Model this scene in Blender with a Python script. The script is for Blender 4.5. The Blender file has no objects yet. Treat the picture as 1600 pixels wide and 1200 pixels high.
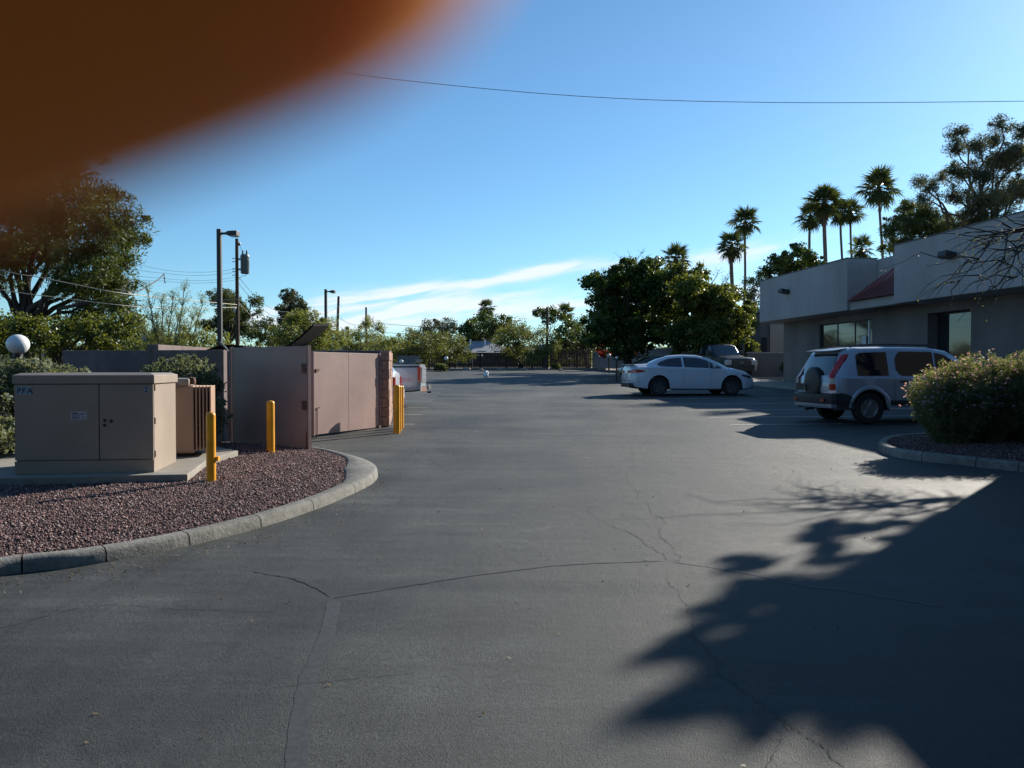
import bpy, bmesh, math, random
import numpy as np
from mathutils import Vector, Matrix, Euler
random.seed(7); RNG = np.random.default_rng(7)
S = bpy.context.scene
# ---------------------------------------------------------------- camera, sky, sun, exposure
EYE = 1.6; FPX = 1256.0; PITCH = math.atan(25/1256.0); SLOPE = 0.0207
cam_d = bpy.data.cameras.new('camera'); cam = bpy.data.objects.new('camera', cam_d)
S.collection.objects.link(cam); S.camera = cam
cam.location = (0, 0, EYE); cam.rotation_euler = (math.pi/2 - PITCH, 0, 0)
cam_d.sensor_width = 4.6; cam_d.lens = FPX/1600*4.6          # the small sensor of a phone
cam_d.clip_start = 0.001; cam_d.clip_end = 6000
cam_d.dof.use_dof = True; cam_d.dof.focus_distance = 28; cam_d.dof.aperture_fstop = 1.9
SUN_AZ = math.radians(41); SUN_EL = math.radians(24)
w = bpy.data.worlds.new('World'); S.world = w; w.use_nodes = True
def build_world():
    nt = w.node_tree; N = nt.nodes; L = nt.links
    for n in list(N): N.remove(n)
    out = N.new('ShaderNodeOutputWorld'); bg = N.new('ShaderNodeBackground'); bg.inputs['Strength'].default_value = 0.072
    sky = N.new('ShaderNodeTexSky'); sky.sky_type = 'NISHITA'; sky.sun_disc = False
    sky.sun_elevation = SUN_EL; sky.sun_rotation = SUN_AZ; sky.air_density = 1.0; sky.dust_density = 0.35; sky.ozone_density = 2.2; sky.altitude = 800
    tc = N.new('ShaderNodeTexCoord'); sep = N.new('ShaderNodeSeparateXYZ'); L.new(tc.outputs['Generated'], sep.inputs[0])
    def m(op, a, b=None, c=None, clamp=False):
        n = N.new('ShaderNodeMath'); n.operation = op; n.use_clamp = clamp
        for i, v in enumerate((a, b, c)):
            if v is None: continue
            if isinstance(v, (int, float)): n.inputs[i].default_value = v
            else: L.new(v, n.inputs[i])
        return n.outputs[0]
    az = m('ARCTAN2', sep.outputs[0], sep.outputs[1]); el = m('ARCSINE', sep.outputs[2])
    comb = N.new('ShaderNodeCombineXYZ')
    tilt = m('ADD', el, m('MULTIPLY', az, -0.16))
    L.new(m('MULTIPLY', az, 5.0), comb.inputs[0]); L.new(m('MULTIPLY', tilt, 34.0), comb.inputs[1])
    nz = N.new('ShaderNodeTexNoise'); nz.inputs['Scale'].default_value = 1.25; nz.inputs['Detail'].default_value = 9; nz.inputs['Roughness'].default_value = 0.56
    nz.inputs['Distortion'].default_value = 0.25; L.new(comb.outputs[0], nz.inputs['Vector'])
    tot = None
    # long thin clouds low over the horizon: azimuth, elevation, half length, half height (degrees), slant, amount
    for a, e, ha, he, sl, k in ((-6.0,5.5,9.0,0.50,0.16,1.0),(-10,4.0,8.5,1.2,0.05,1.15),(3,4.3,10,1.5,0.05,.72),(3.2,7.1,4.5,.5,0.1,1.0),(18,7.9,9,.75,0.1,.95),(-16,3.1,7,.7,0,.6),
                         (16.5,5.2,8,.9,0.05,.75),(27,9.6,4,.4,0.1,.6),(48,10,9,1,.1,.5),(-40,8,12,1,.1,.4),(70,7,10,1.2,0,.5),(100,9,12,1,.1,.5),(150,8,14,1.2,0,.6),(-80,7,12,1,0,.5),(-130,9,14,1.1,.1,.5)):
        u = m('DIVIDE', m('SUBTRACT', az, math.radians(a)), math.radians(ha))
        v = m('DIVIDE', m('SUBTRACT', m('SUBTRACT', el, math.radians(e)), m('MULTIPLY', m('SUBTRACT', az, math.radians(a)), sl)), math.radians(he))
        d = m('ADD', m('MULTIPLY', u, u), m('MULTIPLY', v, v))
        g = m('MULTIPLY', m('EXPONENT', m('MULTIPLY', d, -1.0)), k)
        tot = g if tot is None else m('ADD', tot, g)
    nn = m('MULTIPLY', m('SUBTRACT', nz.outputs['Fac'], 0.34, clamp=True), 3.2)
    cov = m('MULTIPLY', tot, nn)
    mr = N.new('ShaderNodeMapRange'); mr.interpolation_type = 'SMOOTHSTEP'; L.new(cov, mr.inputs['Value'])
    mr.inputs['From Min'].default_value = 0.03; mr.inputs['From Max'].default_value = 0.75; mr.inputs['To Max'].default_value = 0.9
    mix = N.new('ShaderNodeMixRGB'); tint = N.new('ShaderNodeMixRGB'); tint.blend_type = 'MULTIPLY'; tint.inputs[0].default_value = 1; L.new(sky.outputs[0], tint.inputs[1]); tint.inputs[2].default_value = (.74, 1.07, 1.22, 1)
    L.new(mr.outputs[0], mix.inputs[0]); L.new(tint.outputs[0], mix.inputs[1]); mix.inputs[2].default_value = (8.0, 8.6, 9.3, 1)
    L.new(mix.outputs[0], bg.inputs['Color']); L.new(bg.outputs[0], out.inputs[0])
build_world()
sd = bpy.data.lights.new('sun', 'SUN'); sun = bpy.data.objects.new('sun', sd); S.collection.objects.link(sun)
sd.energy = 5.0; sd.angle = math.radians(0.5); sd.color = (1.0, 0.93, 0.82)
sun.rotation_euler = Vector((math.sin(SUN_AZ)*math.cos(SUN_EL), math.cos(SUN_AZ)*math.cos(SUN_EL), math.sin(SUN_EL))).to_track_quat('Z', 'Y').to_euler()
S.view_settings.view_transform = 'Standard'; S.view_settings.look = 'None'; S.view_settings.exposure = 0.7; S.view_settings.gamma = 1; S.view_settings.use_curve_mapping = False
S.render.engine = 'CYCLES'; S.cycles.use_denoising = True; S.cycles.max_bounces = 8; S.cycles.transparent_max_bounces = 12
S.cycles.sample_clamp_indirect = 6
# ---------------------------------------------------------------- photo coordinates -> places in the world (1600 x 1200 pixels)
def rayd(px, py):
    dx = (px-800)/FPX; dy = (600-py)/FPX
    return Vector((dx, math.cos(PITCH)+dy*math.sin(PITCH), -math.sin(PITCH)+dy*math.cos(PITCH)))
def atY(px, py, Y):
    d = rayd(px, py); t = Y/d.y
    return Vector((d.x*t, Y, EYE+d.z*t))
def G(x, y): return SLOPE*max(min(y, 85.0), -60.0)
def gp(px, py, h=0.0):
    d = rayd(px, py); t = (EYE-h)/(SLOPE*d.y-d.z)
    return Vector((d.x*t, d.y*t, SLOPE*d.y*t+h))
def onG(x, y, h=0.0): return Vector((x, y, G(x, y)+h))
# ---------------------------------------------------------------- mesh helpers
class MB:
    def __init__(s): s.v = []; s.f = []; s.mi = []
    def add(s, vs, fs, mi=0):
        o = len(s.v); s.v += [tuple(v) for v in vs]; s.f += [tuple(i+o for i in f) for f in fs]; s.mi += [mi]*len(fs); return s
    def box(s, c, d, rot=None, mi=0, taper=1.0):
        c = Vector(c); hx, hy, hz = d[0]/2, d[1]/2, d[2]/2; vs = []
        for z in (-hz, hz):
            k = taper if z > 0 else 1.0
            for x, y in ((-hx,-hy),(hx,-hy),(hx,hy),(-hx,hy)): vs.append(Vector((x*k, y*k, z)))
        if rot is not None: vs = [rot @ v for v in vs]
        return s.add([v+c for v in vs], [(0,3,2,1),(4,5,6,7),(0,1,5,4),(1,2,6,5),(2,3,7,6),(3,0,4,7)], mi)
    def bbox(s, lo, hi, mi=0): 
        return s.box([(a+b)/2 for a, b in zip(lo, hi)], [b-a for a, b in zip(lo, hi)], mi=mi)
    def prism(s, pts, z0, z1, mi=0, zf=None):
        n = len(pts); vs = []
        for p in pts: vs.append((p[0], p[1], (zf(p[0],p[1]) if zf else 0)+z0))
        for p in pts: vs.append((p[0], p[1], (zf(p[0],p[1]) if zf else 0)+z1))
        return s.add(vs, [tuple(range(n))[::-1], tuple(range(n, 2*n))]+[(i,(i+1)%n,(i+1)%n+n,i+n) for i in range(n)], mi)
    def tube(s, pts, rs, n=8, mi=0, caps=True):
        pts = [Vector(p) for p in pts]
        if isinstance(rs, (int, float)): rs = [rs]*len(pts)
        vs = []; fs = []; ref = Vector((0.13, 0.29, 1)).normalized()
        for i, p in enumerate(pts):
            t = (pts[min(i+1, len(pts)-1)]-pts[max(i-1, 0)])
            if t.length < 1e-9: t = Vector((0,0,1))
            t.normalize(); rf = ref if abs(t.dot(ref)) < .9 else Vector((1, 0, 0.1))
            a = t.cross(rf).normalized(); b = t.cross(a)
            for k in range(n):
                q = 2*math.pi*k/n; vs.append(p+a*math.cos(q)*rs[i]+b*math.sin(q)*rs[i])
        for i in range(len(pts)-1):
            for k in range(n):
                fs.append((i*n+k, i*n+(k+1)%n, (i+1)*n+(k+1)%n, (i+1)*n+k))
        if caps: fs += [tuple(range(n)), tuple(range((len(pts)-1)*n, len(pts)*n))[::-1]]
        return s.add(vs, fs, mi)
    def lathe(s, prof, c=(0,0,0), n=24, mi=0, axis='Z'):
        vs = []; fs = []; c = Vector(c)
        for r, z in prof:
            for k in range(n):
                q = 2*math.pi*k/n
                v = Vector((r*math.cos(q), r*math.sin(q), z))
                if axis == 'Y': v = Vector((v.x, v.z, v.y))
                vs.append(v+c)
        m = len(prof)
        for i in range(m-1):
            for k in range(n): fs.append((i*n+k, i*n+(k+1)%n, (i+1)*n+(k+1)%n, (i+1)*n+k))
        if prof[0][0] > 1e-6: fs.append(tuple(range(n))[::-1])
        if prof[-1][0] > 1e-6: fs.append(tuple(range((m-1)*n, m*n)))
        return s.add(vs, fs, mi)
    def build(s, name, mats, parent=None, smooth=None, bevel=0, loc=None):
        me = bpy.data.meshes.new(name); me.from_pydata(s.v, [], s.f)
        if not isinstance(mats, (list, tuple)): mats = [mats]
        for m in mats: me.materials.append(m)
        if len(mats) > 1: me.polygons.foreach_set('material_index', s.mi)
        bm = bmesh.new(); bm.from_mesh(me); bmesh.ops.recalc_face_normals(bm, faces=bm.faces)
        if bevel: bmesh.ops.bevel(bm, geom=[e for e in bm.edges if len(e.link_faces) == 2 and e.calc_face_angle(0) > .6], offset=bevel, segments=2, affect='EDGES', profile=.6)
        bm.to_mesh(me); bm.free()
        if smooth is not None:
            me.shade_smooth(); me.set_sharp_from_angle(angle=math.radians(smooth))
        return link(name, me, parent, loc)
def link(name, me, parent=None, loc=None):
    o = bpy.data.objects.new(name, me); S.collection.objects.link(o)
    if parent is not None: o.parent = parent
    if loc is not None: o.location = loc
    return o
def npmesh(name, V, F, mats, parent=None, mi=None, smooth=False):
    V = np.asarray(V, dtype=np.float32).reshape(-1, 3); F = np.asarray(F, dtype=np.int32); k = F.shape[1]
    me = bpy.data.meshes.new(name); me.vertices.add(len(V)); me.vertices.foreach_set('co', V.ravel())
    me.loops.add(F.size); me.loops.foreach_set('vertex_index', F.ravel())
    me.polygons.add(len(F)); me.polygons.foreach_set('loop_start', np.arange(0, F.size, k, dtype=np.int32))
    if not isinstance(mats, (list, tuple)): mats = [mats]
    for m in mats: me.materials.append(m)
    if mi is not None: me.polygons.foreach_set('material_index', np.asarray(mi, dtype=np.int32))
    me.update(calc_edges=True)
    if smooth: me.shade_smooth()
    return link(name, me, parent)
def tag(o, label=None, cat=None, group=None, kind=None):
    for k, v in (('label', label), ('category', cat), ('group', group), ('kind', kind)):
        if v: o[k] = v
    return o
def thing(name, label, cat, loc=(0,0,0), rz=0, group=None, rx=0, ry=0):
    o = bpy.data.objects.new(name, None); S.collection.objects.link(o); o.location = loc; o.rotation_euler = (rx, ry, rz)
    o.empty_display_size = .2
    return tag(o, label, cat, group)
def structure(o, label=None): return tag(o, label, None, None, 'structure')
def dup(root, loc, rz=None, label=None):
    def cp(o, par):
        c = o.copy(); S.collection.objects.link(c)
        if par is not None: c.parent = par
        for ch in list(o.children): cp(ch, c)
        return c
    r = cp(root, None); r.location = loc
    if rz is not None: r.rotation_euler = (0, 0, rz)
    if label: r['label'] = label
    return r
# ---------------------------------------------------------------- materials
def mat(name, col, rough=.7, metal=0, spec=.5, noise=None, bump=None, coat=0, trans=0, emit=None, island=None, stain=None):
    """noise=(scale, amount, [stretch]) colour grain; bump=(scale, strength, distance); island=amount of change per piece"""
    m = bpy.data.materials.new(name); m.use_nodes = True; nt = m.node_tree; N = nt.nodes; L = nt.links
    b = N['Principled BSDF']; b.inputs['Roughness'].default_value = rough; b.inputs['Metallic'].default_value = metal
    b.inputs['Specular IOR Level'].default_value = spec; b.inputs['Base Color'].default_value = (*col, 1)
    if coat: b.inputs['Coat Weight'].default_value = coat; b.inputs['Coat Roughness'].default_value = .06
    if trans: b.inputs['Transmission Weight'].default_value = trans
    tc = N.new('ShaderNodeTexCoord'); src = None
    def nz(scale, detail=4, rough_=.6, stretch=None):
        n = N.new('ShaderNodeTexNoise'); n.inputs['Scale'].default_value = scale; n.inputs['Detail'].default_value = detail; n.inputs['Roughness'].default_value = rough_
        if stretch:
            mp = N.new('ShaderNodeMapping'); mp.inputs['Scale'].default_value = stretch; L.new(tc.outputs['Object'], mp.inputs[0]); L.new(mp.outputs[0], n.inputs['Vector'])
        else: L.new(tc.outputs['Object'], n.inputs['Vector'])
        return n.outputs['Fac']
    cur = None
    def mul(fac, lo, hi):
        nonlocal cur
        mr = N.new('ShaderNodeMapRange'); L.new(fac, mr.inputs['Value']); mr.inputs['From Min'].default_value = .3; mr.inputs['From Max'].default_value = .7
        mr.inputs['To Min'].default_value = lo; mr.inputs['To Max'].default_value = hi
        mx = N.new('ShaderNodeVectorMath'); mx.operation = 'SCALE'
        if cur is None: mx.inputs[0].default_value = col
        else: L.new(cur, mx.inputs[0])
        L.new(mr.outputs[0], mx.inputs['Scale']); cur = mx.outputs[0]
    if noise: mul(nz(noise[0], 5, .6, noise[2] if len(noise) > 2 else None), 1-noise[1], 1+noise[1])
    if stain: mul(nz(stain[0], 3, .5, stain[2] if len(stain) > 2 else None), 1-stain[1], 1+stain[1]*.4)
    if island:
        g = N.new('ShaderNodeNewGeometry')
        mr = N.new('ShaderNodeMapRange'); L.new(g.outputs['Random Per Island'], mr.inputs['Value']); mr.inputs['To Min'].default_value = 1-island; mr.inputs['To Max'].default_value = 1+island
        mx = N.new('ShaderNodeVectorMath'); mx.operation = 'SCALE'
        if cur is None: mx.inputs[0].default_value = col
        else: L.new(cur, mx.inputs[0])
        L.new(mr.outputs[0], mx.inputs['Scale']); cur = mx.outputs[0]
    if cur is not None: L.new(cur, b.inputs['Base Color'])
    if bump:
        bp = N.new('ShaderNodeBump'); bp.inputs['Strength'].default_value = bump[1]; bp.inputs['Distance'].default_value = bump[2]
        L.new(nz(bump[0], 6, .65), bp.inputs['Height']); L.new(bp.outputs[0], b.inputs['Normal'])
    return m
def leafmat(name, c1, c2, transl=.35, rough=.55):
    m = bpy.data.materials.new(name); m.use_nodes = True; nt = m.node_tree; N = nt.nodes; L = nt.links
    b = N['Principled BSDF']; out = N['Material Output']; b.inputs['Roughness'].default_value = rough; b.inputs['Specular IOR Level'].default_value = .35
    g = N.new('ShaderNodeNewGeometry'); cr = N.new('ShaderNodeMixRGB'); cr.inputs[1].default_value = (*c1, 1); cr.inputs[2].default_value = (*c2, 1)
    tc = N.new('ShaderNodeTexCoord'); n = N.new('ShaderNodeTexNoise'); n.inputs['Scale'].default_value = .9; n.inputs['Detail'].default_value = 2; L.new(tc.outputs['Object'], n.inputs['Vector'])
    a = N.new('ShaderNodeMath'); a.operation = 'MULTIPLY_ADD'; L.new(g.outputs['Random Per Island'], a.inputs[0]); a.inputs[1].default_value = .75
    mr = N.new('ShaderNodeMapRange'); L.new(n.outputs['Fac'], mr.inputs['Value']); mr.inputs['From Min'].default_value = .35; mr.inputs['From Max'].default_value = .65; mr.inputs['To Min'].default_value = -.2; mr.inputs['To Max'].default_value = .4
    L.new(mr.outputs[0], a.inputs[2]); a.use_clamp = True
    L.new(a.outputs[0], cr.inputs[0]); L.new(cr.outputs[0], b.inputs['Base Color'])
    t = N.new('ShaderNodeBsdfTranslucent'); sc = N.new('ShaderNodeMixRGB'); sc.blend_type = 'MULTIPLY'; sc.inputs[0].default_value = 1; L.new(cr.outputs[0], sc.inputs[1]); sc.inputs[2].default_value = (1.7, 1.5, .7, 1)
    L.new(sc.outputs[0], t.inputs[0]); mx = N.new('ShaderNodeMixShader'); mx.inputs[0].default_value = transl
    L.new(b.outputs[0], mx.inputs[1]); L.new(t.outputs[0], mx.inputs[2]); L.new(mx.outputs[0], out.inputs[0])
    return m
def asphalt_mat():
    m = bpy.data.materials.new('asphalt'); m.use_nodes = True; nt = m.node_tree; N = nt.nodes; L = nt.links; b = N['Principled BSDF']
    tc = N.new('ShaderNodeTexCoord')
    def nz(scale, detail, rough, stretch=None, rot=0, dist=0):
        n = N.new('ShaderNodeTexNoise'); n.inputs['Scale'].default_value = scale; n.inputs['Detail'].default_value = detail; n.inputs['Roughness'].default_value = rough; n.inputs['Distortion'].default_value = dist
        mp = N.new('ShaderNodeMapping'); mp.inputs['Scale'].default_value = stretch or (1,1,1); mp.inputs['Rotation'].default_value = (0,0,rot)
        L.new(tc.outputs['Object'], mp.inputs[0]); L.new(mp.outputs[0], n.inputs['Vector']); return n.outputs['Fac']
    def mr(v, a, b_, c, d):
        n = N.new('ShaderNodeMapRange'); L.new(v, n.inputs['Value']); n.inputs['From Min'].default_value = a; n.inputs['From Max'].default_value = b_; n.inputs['To Min'].default_value = c; n.inputs['To Max'].default_value = d; return n.outputs[0]
    def mul(a, b_):
        n = N.new('ShaderNodeMath'); n.operation = 'MULTIPLY'; L.new(a, n.inputs[0]); L.new(b_, n.inputs[1]); return n.outputs[0]
    grain = mr(nz(55, 6, .88), .36, .64, .28, 1.8)
    patch = mr(nz(.45, 7, .62), .36, .64, .55, 1.5)
    sweep = mr(nz(1.0, 5, .6, (.22, 3.2, 1), rot=.25, dist=.5), .33, .67, .74, 1.26)
    sweep2 = mr(nz(.8, 4, .6, (2.6, .16, 1), rot=-.12, dist=.4), .33, .67, .9, 1.1)
    worn = mr(nz(2.3, 6, .7), .58, .74, 1.0, 1.22)
    vo = N.new('ShaderNodeTexVoronoi'); vo.inputs['Scale'].default_value = .62; vo.inputs['Randomness'].default_value = 1
    wp_ = N.new('ShaderNodeVectorMath'); wp_.operation = 'ADD'; nd = N.new('ShaderNodeTexNoise'); nd.inputs['Scale'].default_value = 9; ns = N.new('ShaderNodeVectorMath'); ns.operation = 'SCALE'; ns.inputs['Scale'].default_value = .07
    L.new(tc.outputs['Object'], nd.inputs['Vector']); L.new(nd.outputs['Color'], ns.inputs[0]); L.new(tc.outputs['Object'], wp_.inputs[0]); L.new(ns.outputs[0], wp_.inputs[1]); L.new(wp_.outputs[0], vo.inputs['Vector'])
    spot = mr(vo.outputs['Distance'], .03, .055, 1.75, 1.0)
    dust = mr(nz(.16, 4, .6, dist=.8), .42, .66, .88, 1.35)
    oil = mr(nz(1.15, 6, .62, dist=.6), .60, .72, 1.0, .62); scuff = mr(nz(.9, 7, .7, (.35, 6, 1), rot=.9, dist=1.2), .55, .70, 1.0, 1.3); scuff2 = mr(nz(.7, 6, .7, (5, .3, 1), rot=.35, dist=1.0), .55, .72, 1.0, .74)
    grain = mul(grain, mul(oil, mul(scuff, scuff2)))
    v = mul(mul(mul(mul(grain, patch), mul(sweep, sweep2)), worn), mul(spot, dust))
    sc = N.new('ShaderNodeVectorMath'); sc.operation = 'SCALE'; sc.inputs[0].default_value = (.043, .047, .0455); L.new(v, sc.inputs['Scale']); L.new(sc.outputs[0], b.inputs['Base Color'])
    b.inputs['Specular IOR Level'].default_value = .30; L.new(mr(v, .3, 2.0, .58, .86), b.inputs['Roughness'])
    bp = N.new('ShaderNodeBump'); bp.inputs['Strength'].default_value = .75; bp.inputs['Distance'].default_value = .010; L.new(nz(120, 4, .7), bp.inputs['Height'])
    bp2 = N.new('ShaderNodeBump'); bp2.inputs['Strength'].default_value = .35; bp2.inputs['Distance'].default_value = .03; L.new(nz(3.5, 5, .6), bp2.inputs['Height']); L.new(bp.outputs[0], bp2.inputs['Normal'])
    L.new(bp2.outputs[0], b.inputs['Normal'])
    return m
M = {}
M['asphalt'] = asphalt_mat()
M['tar'] = mat('crack_filler', (.030,.032,.033), .6, noise=(8,.2))
M['crack'] = mat('open_crack', (.025,.025,.026), .9)
M['patch'] = mat('asphalt_dark_band', (.038,.041,.040), .65, noise=(30,.35), bump=(90,.4,.004))
M['palestain'] = mat('pale_stain', (.075,.078,.08), .7, noise=(25,.4))
M['dirt'] = mat('desert_soil', (.20,.15,.11), .9, noise=(3,.25), bump=(6,.4,.05))
M['concrete'] = mat('kerb_concrete', (.215,.21,.185), .9, noise=(14,.28), bump=(35,.7,.012), stain=(1.8,.4))
M['pad'] = mat('pad_concrete', (.29,.265,.225), .85, noise=(7,.15), bump=(60,.3,.004), stain=(2,.2))
M['stone'] = mat('gravel_stone', (.165,.098,.092), .85, island=.75, noise=(4,.25))
M['stone2'] = mat('gravel_stone_pale', (.33,.27,.25), .8, island=.4)
M['bedsoil'] = mat('gravel_bed', (.09,.055,.052), .9, noise=(60,.5), bump=(70,.9,.02))
M['paint'] = mat('stall_paint', (.42,.42,.40), .7, noise=(14,.35))
M['cabinet'] = mat('cabinet_tan_paint', (.33,.27,.215), .45, noise=(3,.05), stain=(1.1,.14), bump=(3,.06,.01))
M['fin'] = mat('radiator_tan_paint', (.40,.26,.18), .5, noise=(3,.08))
M['seam'] = mat('dark_seam', (.03,.028,.026), .8)
M['yellow'] = mat('bollard_yellow', (.85,.37,.010), .4, noise=(9,.10), stain=(3.5,.22), bump=(12,.1,.004))
M['gate'] = mat('gate_mauve_paint', (.35,.235,.205), .5, noise=(2.5,.06), stain=(.9,.2), bump=(2.2,.3,.02))
M['gatedark'] = mat('gate_frame_paint', (.25,.16,.15), .6, noise=(6,.15))
M['rust'] = mat('rusty_steel', (.12,.06,.04), .8, noise=(20,.4))
M['block'] = mat('split_face_block', (.40,.26,.205), .9, noise=(14,.3), bump=(22,1.0,.04))
M['wallmauve'] = mat('enclosure_wall_paint', (.19,.145,.138), .9, noise=(8,.18), bump=(30,.7,.012), stain=(1.2,.25,(1,1,.4)))
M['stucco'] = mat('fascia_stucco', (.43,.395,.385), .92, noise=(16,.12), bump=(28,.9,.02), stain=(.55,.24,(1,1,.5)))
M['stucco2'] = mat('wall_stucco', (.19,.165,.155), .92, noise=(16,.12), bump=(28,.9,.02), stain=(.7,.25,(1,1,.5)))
M['redmetal'] = mat('red_roof_metal', (.20,.05,.045), .5, noise=(6,.12))
M['glass'] = mat('window_glass', (.02,.026,.03), .04, spec=.9, metal=0, coat=.6)
M['darkbrick'] = mat('dark_brown_wall', (.030,.029,.030), .9, noise=(14,.2), bump=(28,.8,.02), spec=.1)
M['frame'] = mat('window_frame_bronze', (.035,.03,.028), .4, metal=.3)
M['paper'] = mat('white_paper', (.6,.62,.62), .7)
M['black'] = mat('black_plastic', (.018,.018,.019), .55, noise=(15,.2))
M['bronze'] = mat('dark_bronze_pole', (.032,.028,.024), .5, noise=(5,.15))
M['wood'] = mat('pole_wood', (.085,.05,.032), .85, noise=(3,.3,(6,6,.6)), bump=(20,.5,.01))
M['galv'] = mat('galvanised', (.30,.31,.32), .4, metal=.7, noise=(8,.1))
M['greypaint'] = mat('grey_can_paint', (.13,.15,.15), .45, noise=(4,.08))
M['globe'] = mat('white_globe_acrylic', (.80,.81,.80), .35)
M['wire'] = mat('wire_black', (.03,.03,.03), .6)
M['wirepale'] = mat('wire_bare_aluminium', (.40,.37,.30), .6, metal=.2)
M['ceramic'] = mat('insulator_ceramic', (.10,.06,.04), .3)
M['fence'] = mat('fence_weathered_grey', (.20,.19,.19), .9, island=.12, noise=(4,.2,(3,3,.4)))
M['fencered'] = mat('fence_red_brown', (.10,.05,.038), .9, island=.2, noise=(4,.2))
M['fencedark'] = mat('fence_dark', (.05,.045,.042), .9, island=.2, noise=(4,.2))
M['shingle'] = mat('roof_shingle_grey', (.28,.28,.30), .9, island=.15, noise=(6,.1))
M['housewall'] = mat('house_wall_brick', (.16,.10,.08), .9, noise=(6,.15))
M['white'] = mat('white_paint', (.74,.74,.72), .5, noise=(5,.05))
M['whitebag'] = mat('white_plastic_bag', (.82,.82,.82), .5, bump=(9,.6,.03))
M['boulder'] = mat('landscape_boulder', (.30,.26,.22), .9, noise=(6,.25), bump=(8,.6,.05))
M['cone'] = mat('cone_orange', (.80,.11,.02), .45)
M['signtan'] = mat('sign_tan', (.42,.31,.24), .6)
M['hill'] = mat('mountain_rock', (.15,.17,.22), 1.0, noise=(.004,.25))
M['bark'] = mat('bark_grey_brown', (.085,.065,.05), .95, noise=(5,.3,(4,4,.6)), bump=(14,.9,.03))
M['barkdark'] = mat('bark_dark', (.045,.035,.028), .95, noise=(5,.3), bump=(14,.9,.03))
M['palmtrunk'] = mat('palm_trunk', (.15,.11,.08), .95, noise=(3,.25,(1,1,9)), bump=(8,.8,.04))
M['thatch'] = mat('palm_dead_thatch', (.14,.095,.055), .95, island=.35)
M['twig'] = mat('green_twig', (.11,.12,.05), .85)
M['pine'] = leafmat('pine_needles', (0.038,0.061,0.016), (0.101,0.128,0.030), .28)
M['pinegrey'] = leafmat('pine_needles_grey', (0.054,0.070,0.041), (0.115,0.121,0.074), .28)
M['oleander'] = leafmat('broad_leaf_dark', (0.030,0.057,0.016), (0.088,0.128,0.027), .33, .4)
M['citrus'] = leafmat('broad_leaf_yellow_green', (.052,.080,.020), (.135,.155,.035), .42, .4)
M['mesquite'] = leafmat('mesquite_leaf', (0.068,0.088,0.027), (0.149,0.169,0.054), .38)
M['paloverde'] = leafmat('palo_verde_leaf', (0.101,0.135,0.041), (0.216,0.243,0.081), .4)
M['eucalyptus'] = leafmat('eucalyptus_leaf', (0.047,0.068,0.047), (0.095,0.115,0.074), .25)
M['sage'] = leafmat('sage_leaf', (.10,.13,.085), (.21,.245,.175), .3, .7)
M['lid'] = mat('black_lid_plastic', (.006,.006,.007), .9, spec=.1)
M['frond'] = leafmat('palm_frond_leaf', (.035,.055,.018), (.085,.11,.035), .3, .35)
M['ruellia'] = leafmat('flowering_bush_leaf', (.09,.12,.06), (.21,.245,.13), .45)
M['petal'] = leafmat('mauve_petal', (.42,.25,.42), (.62,.45,.58), .4)
M['redpetal'] = leafmat('red_bract', (.26,.03,.03), (.42,.07,.06), .4)
M['orangepetal'] = leafmat('orange_bract', (.60,.22,.03), (.75,.38,.05), .45)
M['rubber'] = mat('tyre_rubber', (.016,.016,.017), .8)
M['rim'] = mat('alloy_rim', (.45,.46,.48), .3, metal=.85)
M['rimdark'] = mat('dark_alloy_rim', (.09,.09,.10), .35, metal=.7)
M['under'] = mat('car_underside', (.012,.012,.013), .8)
M['trim'] = mat('black_car_trim', (.03,.031,.033), .55)
M['carglass'] = mat('car_glass', (.010,.013,.018), .03, spec=.8, coat=.8)
M['redlens'] = mat('tail_lamp_red', (.42,.012,.012), .15, coat=.6)
M['clearlens'] = mat('lamp_clear_lens', (.55,.56,.58), .1, coat=.8, metal=.2)
M['amber'] = mat('amber_lens', (.6,.16,.02), .15, coat=.6)
M['chrome'] = mat('chrome', (.65,.65,.66), .12, metal=1)
M['whitecar'] = mat('white_car_paint', (.52,.56,.62), .35, coat=.8)
M['silvercar'] = mat('silver_car_paint', (.38,.43,.51), .35, metal=.45, coat=.7)
M['silvertruck'] = mat('silver_truck_paint', (.40,.43,.47), .35, metal=.35, coat=.7)
M['darkcar'] = mat('dark_car_paint', (.02,.022,.026), .3, coat=.8)
M['darkgreen'] = mat('dark_truck_paint', (.012,.014,.013), .35, coat=.5)
M['stickerblue'] = mat('sticker_pale_blue', (.30,.38,.46), .5)
M['stickerwhite'] = mat('sticker_white', (.55,.58,.62), .5)
M['ink'] = mat('ink_navy', (.012,.02,.05), .5)
M['dumpster'] = mat('dumpster_blue_steel', (.03,.06,.10), .5, noise=(5,.2))
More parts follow.
